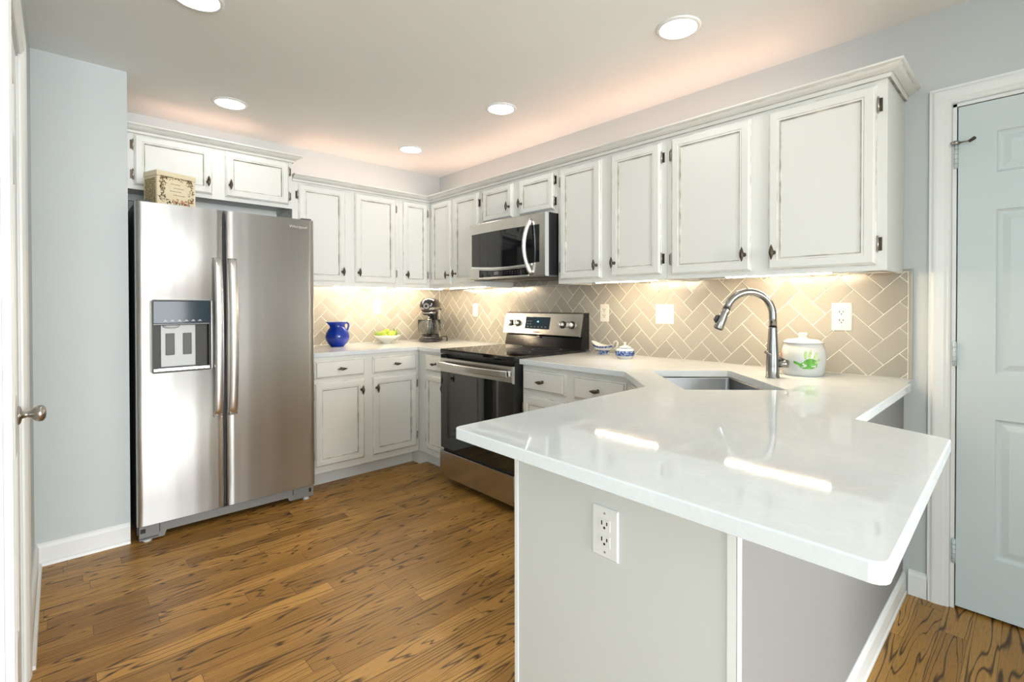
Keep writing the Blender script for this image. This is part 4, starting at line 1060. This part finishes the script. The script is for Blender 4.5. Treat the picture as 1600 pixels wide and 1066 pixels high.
for k, (x, y, z, mt, lb) in enumerate(limes):
    t = thing('lime', lb, 'lime', (bc[0]+x, bc[1]+y, ZT+z), R(50*k), 'limes in the bowl')
    mb = MB(); mb.lathe([(0, -0.031), (0.005, -0.029), (0.018, -0.022), (0.0255, -0.008), (0.0265, 0.004), (0.021, 0.018), (0.010, 0.027), (0.004, 0.031), (0, 0.032)], (0, 0, 0), 20, mt, axis='x', cap=False); mb.build('fruit', t)
o = MB().tube([(0.0, 0.0, 0.0), (0.003, 0.0, 0.014), (-0.004, 0, 0.030)], [0.0035, 0.006, 0.001], 'stem_green', 8).build('leaf_sprig', loc=(bc[0]+0.062, bc[1]-0.004, ZT+0.094))
tag(o, 'small dark green sprig sticking up between the limes', 'sprig')

# stand mixer, facing the room
t = thing('stand_mixer', 'dark and chrome stand mixer with glass bowl in the corner of the worktop', 'mixer', (-0.270, -0.255, ZT), R(-45))
mb = MB()
def oval(cx, cy, rx, ry, z, n=32): return [(cx+rx*math.cos(2*math.pi*k/n), cy+ry*math.sin(2*math.pi*k/n), z) for k in range(n)]
mb.loft([oval(0, 0.0, .100, .150, 0.004), oval(0, 0, .104, .154, 0.010), oval(0, 0, .102, .152, 0.020), oval(0, 0, .090, .140, 0.032), oval(0, 0, .075, .120, 0.037)], 'mixer_enamel', True, 'rubber', 'mixer_enamel')
mb.loft([oval(0, 0.085, .058, .055, 0.030), oval(0, 0.098, .045, .045, 0.08), oval(0, 0.104, .040, .042, 0.15), oval(0, 0.098, .043, .055, 0.22), oval(0, 0.09, .05, .07, 0.26)], 'mixer_enamel', True)
base = mb.build('base', t)
for sx_ in (-1, 1):
    for sy_ in (-1, 1): MB().lathe([(0.012, 0), (0.012, 0.006)], (sx_*.06, sy_*.09, 0), 12, 'rubber').build('foot', base)
mb = MB()
hr = []
for (y, rx, rz, zc) in ((-0.158, .006, .006, .305), (-0.155, .030, .030, .305), (-0.140, .050, .048, .303), (-0.105, .062, .057, .302), (-0.04, .068, .061, .304), (0.04, .068, .060, .306), (0.11, .058, .052, .305), (0.15, .038, .034, .302), (0.162, .008, .008, .30)):
    hr.append([(rx*math.cos(2*math.pi*k/28), y, zc+rz*math.sin(2*math.pi*k/28)) for k in range(28)])
mb.loft(hr, 'mixer_enamel', True, 'mixer_enamel', 'mixer_enamel')
mb.lathe([(0.036, 0.232), (0.046, 0.240), (0.050, 0.262)], (0, -0.075, 0), 28, 'mixer_enamel')
hd_ = mb.build('head', t); hd_.scale = (1.16, 1.04, 1.12); hd_.location = (0, 0, -0.030)
mb = MB(); mb.tube([(0, -0.152, .302), (0, -0.172, .302)], [0.024, 0.022], 'chrome', 24); mb.tube([(0, -0.172, .302), (0, -0.176, .302)], [0.010, 0.008], 'mixer_enamel', 12); mb.build('hub_cap', hd_)
mb = MB()      # chrome trim band round the head
br = []
for (y, rx) in ((-0.152, .030), (-0.138, .0525), (-0.10, .0645), (-0.04, .070), (0.04, .070), (0.11, .060), (0.15, .040)): br.append((y, rx))
lp = [(x, y) for y, x in br]+[(-x, y) for y, x in br[::-1]]
mb.loft([[(x, y, .276) for x, y in lp], [(x*1.03, y*1.01, .280) for x, y in lp], [(x*1.03, y*1.01, .288) for x, y in lp], [(x, y, .292) for x, y in lp]], 'chrome', False, 'chrome', 'chrome'); 
mb.lathe([(0.045, 0.244), (0.052, 0.247), (0.052, 0.257), (0.045, 0.260)], (0, -0.075, 0), 28, 'chrome'); mb.build('trim_band', hd_)
MB().lathe([(0.0005, 0), (0.007, 0.003), (0.009, 0.009), (0.005, 0.015), (0, 0.016)], (0.070, -0.02, .276), 12, 'black_plastic', axis='x').build('speed_knob', hd_)
mb = MB(); mb.cyl((0, -0.075, 0.18), (0, -0.075, 0.236), 0.007, 'chrome'); mb.lathe([(0.010, 0.205), (0.022, 0.200), (0.026, 0.19), (0.020, 0.182), (0.008, 0.18)], (0, -0.075, 0), 20, 'chrome')
for s_ in (-1, 1): mb.tube([(s_*.008, -.075, .182), (s_*.030, -.075, .150), (s_*.032, -.075, .105), (0, -.075, .066)], 0.004, 'light_grey_plastic', 8)
mb.tube([(0, -.075, .18), (0, -.075, .066)], 0.004, 'light_grey_plastic', 8)
mb.build('beater', t)
mb = MB(); mb.lathe([(0.040, 0.042), (0.046, 0.043), (0.052, 0.050), (0.080, 0.070), (0.094, 0.100), (0.097, 0.135), (0.096, 0.185), (0.0985, 0.188), (0.0985, 0.191), (0.092, 0.190), (0.0925, 0.135), (0.089, 0.102), (0.076, 0.074), (0.050, 0.056), (0, 0.052)], (0, -0.060, 0), 36, 'clear_glass', cap=False)
bw = mb.build('glass_bowl', t)
MB().tube([(0.094, -0.060, 0.172), (0.122, -0.060, 0.170), (0.128, -0.060, 0.150), (0.124, -0.060, 0.115), (0.094, -0.060, 0.100)], 0.006, 'clear_glass', 10).build('bowl_handle', bw)
MB().lathe([(0.050, 0.030), (0.056, 0.036), (0.052, 0.0415), (0.03, 0.042)], (0, -0.060, 0), 28, 'chrome').build('bowl_clamp', t)
MB().tube([(0.04, 0.13, 0.02), (0.09, 0.12, 0.035), (0.125, 0.07, 0.040), (0.140, 0.02, 0.022), (0.145, -0.01, 0.006), (0.13, 0.05, 0.005)], 0.0045, 'rubber', 8).build('cord', t)

# gravy boat and sugar bowl
t = thing('gravy_boat', 'small blue and white china gravy boat on the worktop right of the range', 'gravy boat', (-0.140, -2.025, ZT), RW); t.scale = (1.30, 1.25, 1.32)
mb = MB()
def boat(z, hx, hy, mx=0.0, lift=None): return [(mx+hx*math.cos(2*math.pi*k/32)*(1 if math.cos(2*math.pi*k/32) > 0 else 1.25), hy*math.sin(2*math.pi*k/32), z+(lift(math.cos(2*math.pi*k/32)) if lift else 0)) for k in range(32)]
lf = lambda c_: 0.022*max(0, -c_)**2+0.008*max(0, c_)**2
mb.loft([boat(0, .026, .020), boat(0.004, .027, .021), boat(0.009, .020, .015), boat(0.014, .022, .016), boat(0.026, .037, .025), boat(0.036, .050, .031, 0, lambda c_: lf(c_)*.5), boat(0.044, .055, .034, 0, lf), boat(0.0465, .057, .0355, 0, lf), boat(0.044, .052, .032, 0, lf), boat(0.030, .036, .022)],
        ['ceramic_white', 'blue_china', 'blue_china', 'blue_china', 'ceramic_white', 'blue_china', 'ceramic_white', 'ceramic_white', 'ceramic_white'], True, 'ceramic_white', 'ceramic_white')
mb.build('body', t)
MB().tube([(0.053, 0, 0.046), (0.062, 0, 0.066), (0.074, 0, 0.072), (0.082, 0, 0.064), (0.078, 0, 0.046), (0.064, 0, 0.034), (0.046, 0, 0.030)], 0.0042, 'ceramic_white', 10).build('handle', t)
t = thing('sugar_bowl', 'small lidded sugar bowl with a blue patterned band, beside the gravy boat', 'sugar bowl', (-0.200, -2.226, ZT), RW); t.scale = (1, 1, 1.16)
mb = MB(); mb.lathe([(0, 0), (0.040, 0), (0.042, 0.004), (0.050, 0.012), (0.054, 0.016), (0.056, 0.026), (0.056, 0.038), (0.054, 0.042), (0.050, 0.050), (0.042, 0.054)], (0, 0, 0), 36,
    ['ceramic_white', 'ceramic_white', 'ceramic_white', 'ceramic_white', 'blue_china', 'blue_china', 'blue_china', 'ceramic_white', 'ceramic_white']); mb.build('body', t)
mb = MB(); mb.lathe([(0.044, 0.0545), (0.042, 0.057), (0.034, 0.060), (0.024, 0.064), (0.010, 0.067), (0.006, 0.072), (0.009, 0.078), (0.008, 0.083), (0.0, 0.085)], (0, 0, 0), 32, ['blue_china']+['ceramic_white']*7); mb.build('lid', t)

# handprint jar
t = thing('cookie_jar', 'white lidded ceramic jar with a green handprint, behind the faucet', 'jar', (-0.170, -3.170, ZT), R(-73.3))
mb = MB(); JP = [(0, 0), (0.078, 0), (0.082, 0.005), (0.0855, 0.02), (0.0905, 0.055), (0.0915, 0.085), (0.088, 0.115), (0.081, 0.133), (0.079, 0.137), (0.0815, 0.141), (0.080, 0.144), (0.072, 0.144)]
mb.lathe(JP, (0, 0, 0), 48, 'ceramic_grey_white'); mb.build('body', t)
mb = MB(); mb.lathe([(0.082, 0.1445), (0.0835, 0.148), (0.080, 0.152), (0.068, 0.157), (0.066, 0.161), (0.040, 0.165), (0.020, 0.167), (0.015, 0.172), (0.019, 0.180), (0.020, 0.187), (0.016, 0.191), (0, 0.192)], (0, 0, 0), 44, 'ceramic_grey_white')
mb.build('lid', t)
def jr(z):
    for a, b_ in zip(JP[1:], JP[2:]):
        if a[1] <= z <= b_[1]: return a[0]+(b_[0]-a[0])*(z-a[1])/max(1e-6, b_[1]-a[1])
    return .09
def blob(mb, u, z, a, b_, ang_, mat, n=18, seed=0, lift=0.0006, base=0.0):
    if not base: u, z, a, b_ = 0.022+(u-0.026)*1.2, 0.070+(z-0.068)*1.2, a*1.25, b_*1.2
    rn = random.Random(seed); pts = []; off_ = base
    for k in range(n):
        q = 2*math.pi*k/n; rr_ = 1+rn.uniform(-.09, .09)
        x, y = a*rr_*math.cos(q), b_*rr_*math.sin(q)
        uu, zz = u+x*math.cos(ang_)-y*math.sin(ang_), z+x*math.sin(ang_)+y*math.cos(ang_)
        th = off_+uu/0.09; rj = jr(zz)+lift; pts.append((rj*math.sin(th), -rj*math.cos(th), zz))
    th = off_+u/0.09; rj = jr(z)+lift+0.0004
    c_ = mb.vs([(rj*math.sin(th), -rj*math.cos(th), z)])[0]; ids = mb.vs(pts)
    for k in range(n): mb.face([c_, ids[k], ids[(k+1) % n]], mat, True)
mb = MB(); u0 = 0.026
blob(mb, u0, 0.052, 0.029, 0.014, 0.05, 'hand_paint', seed=1); blob(mb, u0+0.006, 0.064, 0.022, 0.013, 0.05, 'hand_paint', seed=2, lift=.0009)
blob(mb, u0-0.038, 0.059, 0.013, 0.005, R(155), 'hand_paint', seed=3); blob(mb, u0-0.026, 0.053, 0.010, 0.005, R(160), 'hand_paint', seed=9, lift=.0008)
blob(mb, u0-0.011, 0.090, 0.0052, 0.017, R(-4), 'pale_hand_paint', seed=4); blob(mb, u0+0.004, 0.091, 0.0048, 0.018, R(-10), 'pale_hand_paint', seed=5)
blob(mb, u0+0.021, 0.086, 0.0050, 0.017, R(-30), 'pale_hand_paint', seed=6); blob(mb, u0+0.031, 0.068, 0.0048, 0.013, R(-38), 'pale_hand_paint', seed=7)
mb.build('green_handprint', t)
mb = MB(); blob(mb, 0, 0.085, 0.016, 0.024, 0, 'terracotta_paint', seed=8, base=R(-78)); mb.build('red_print', t)
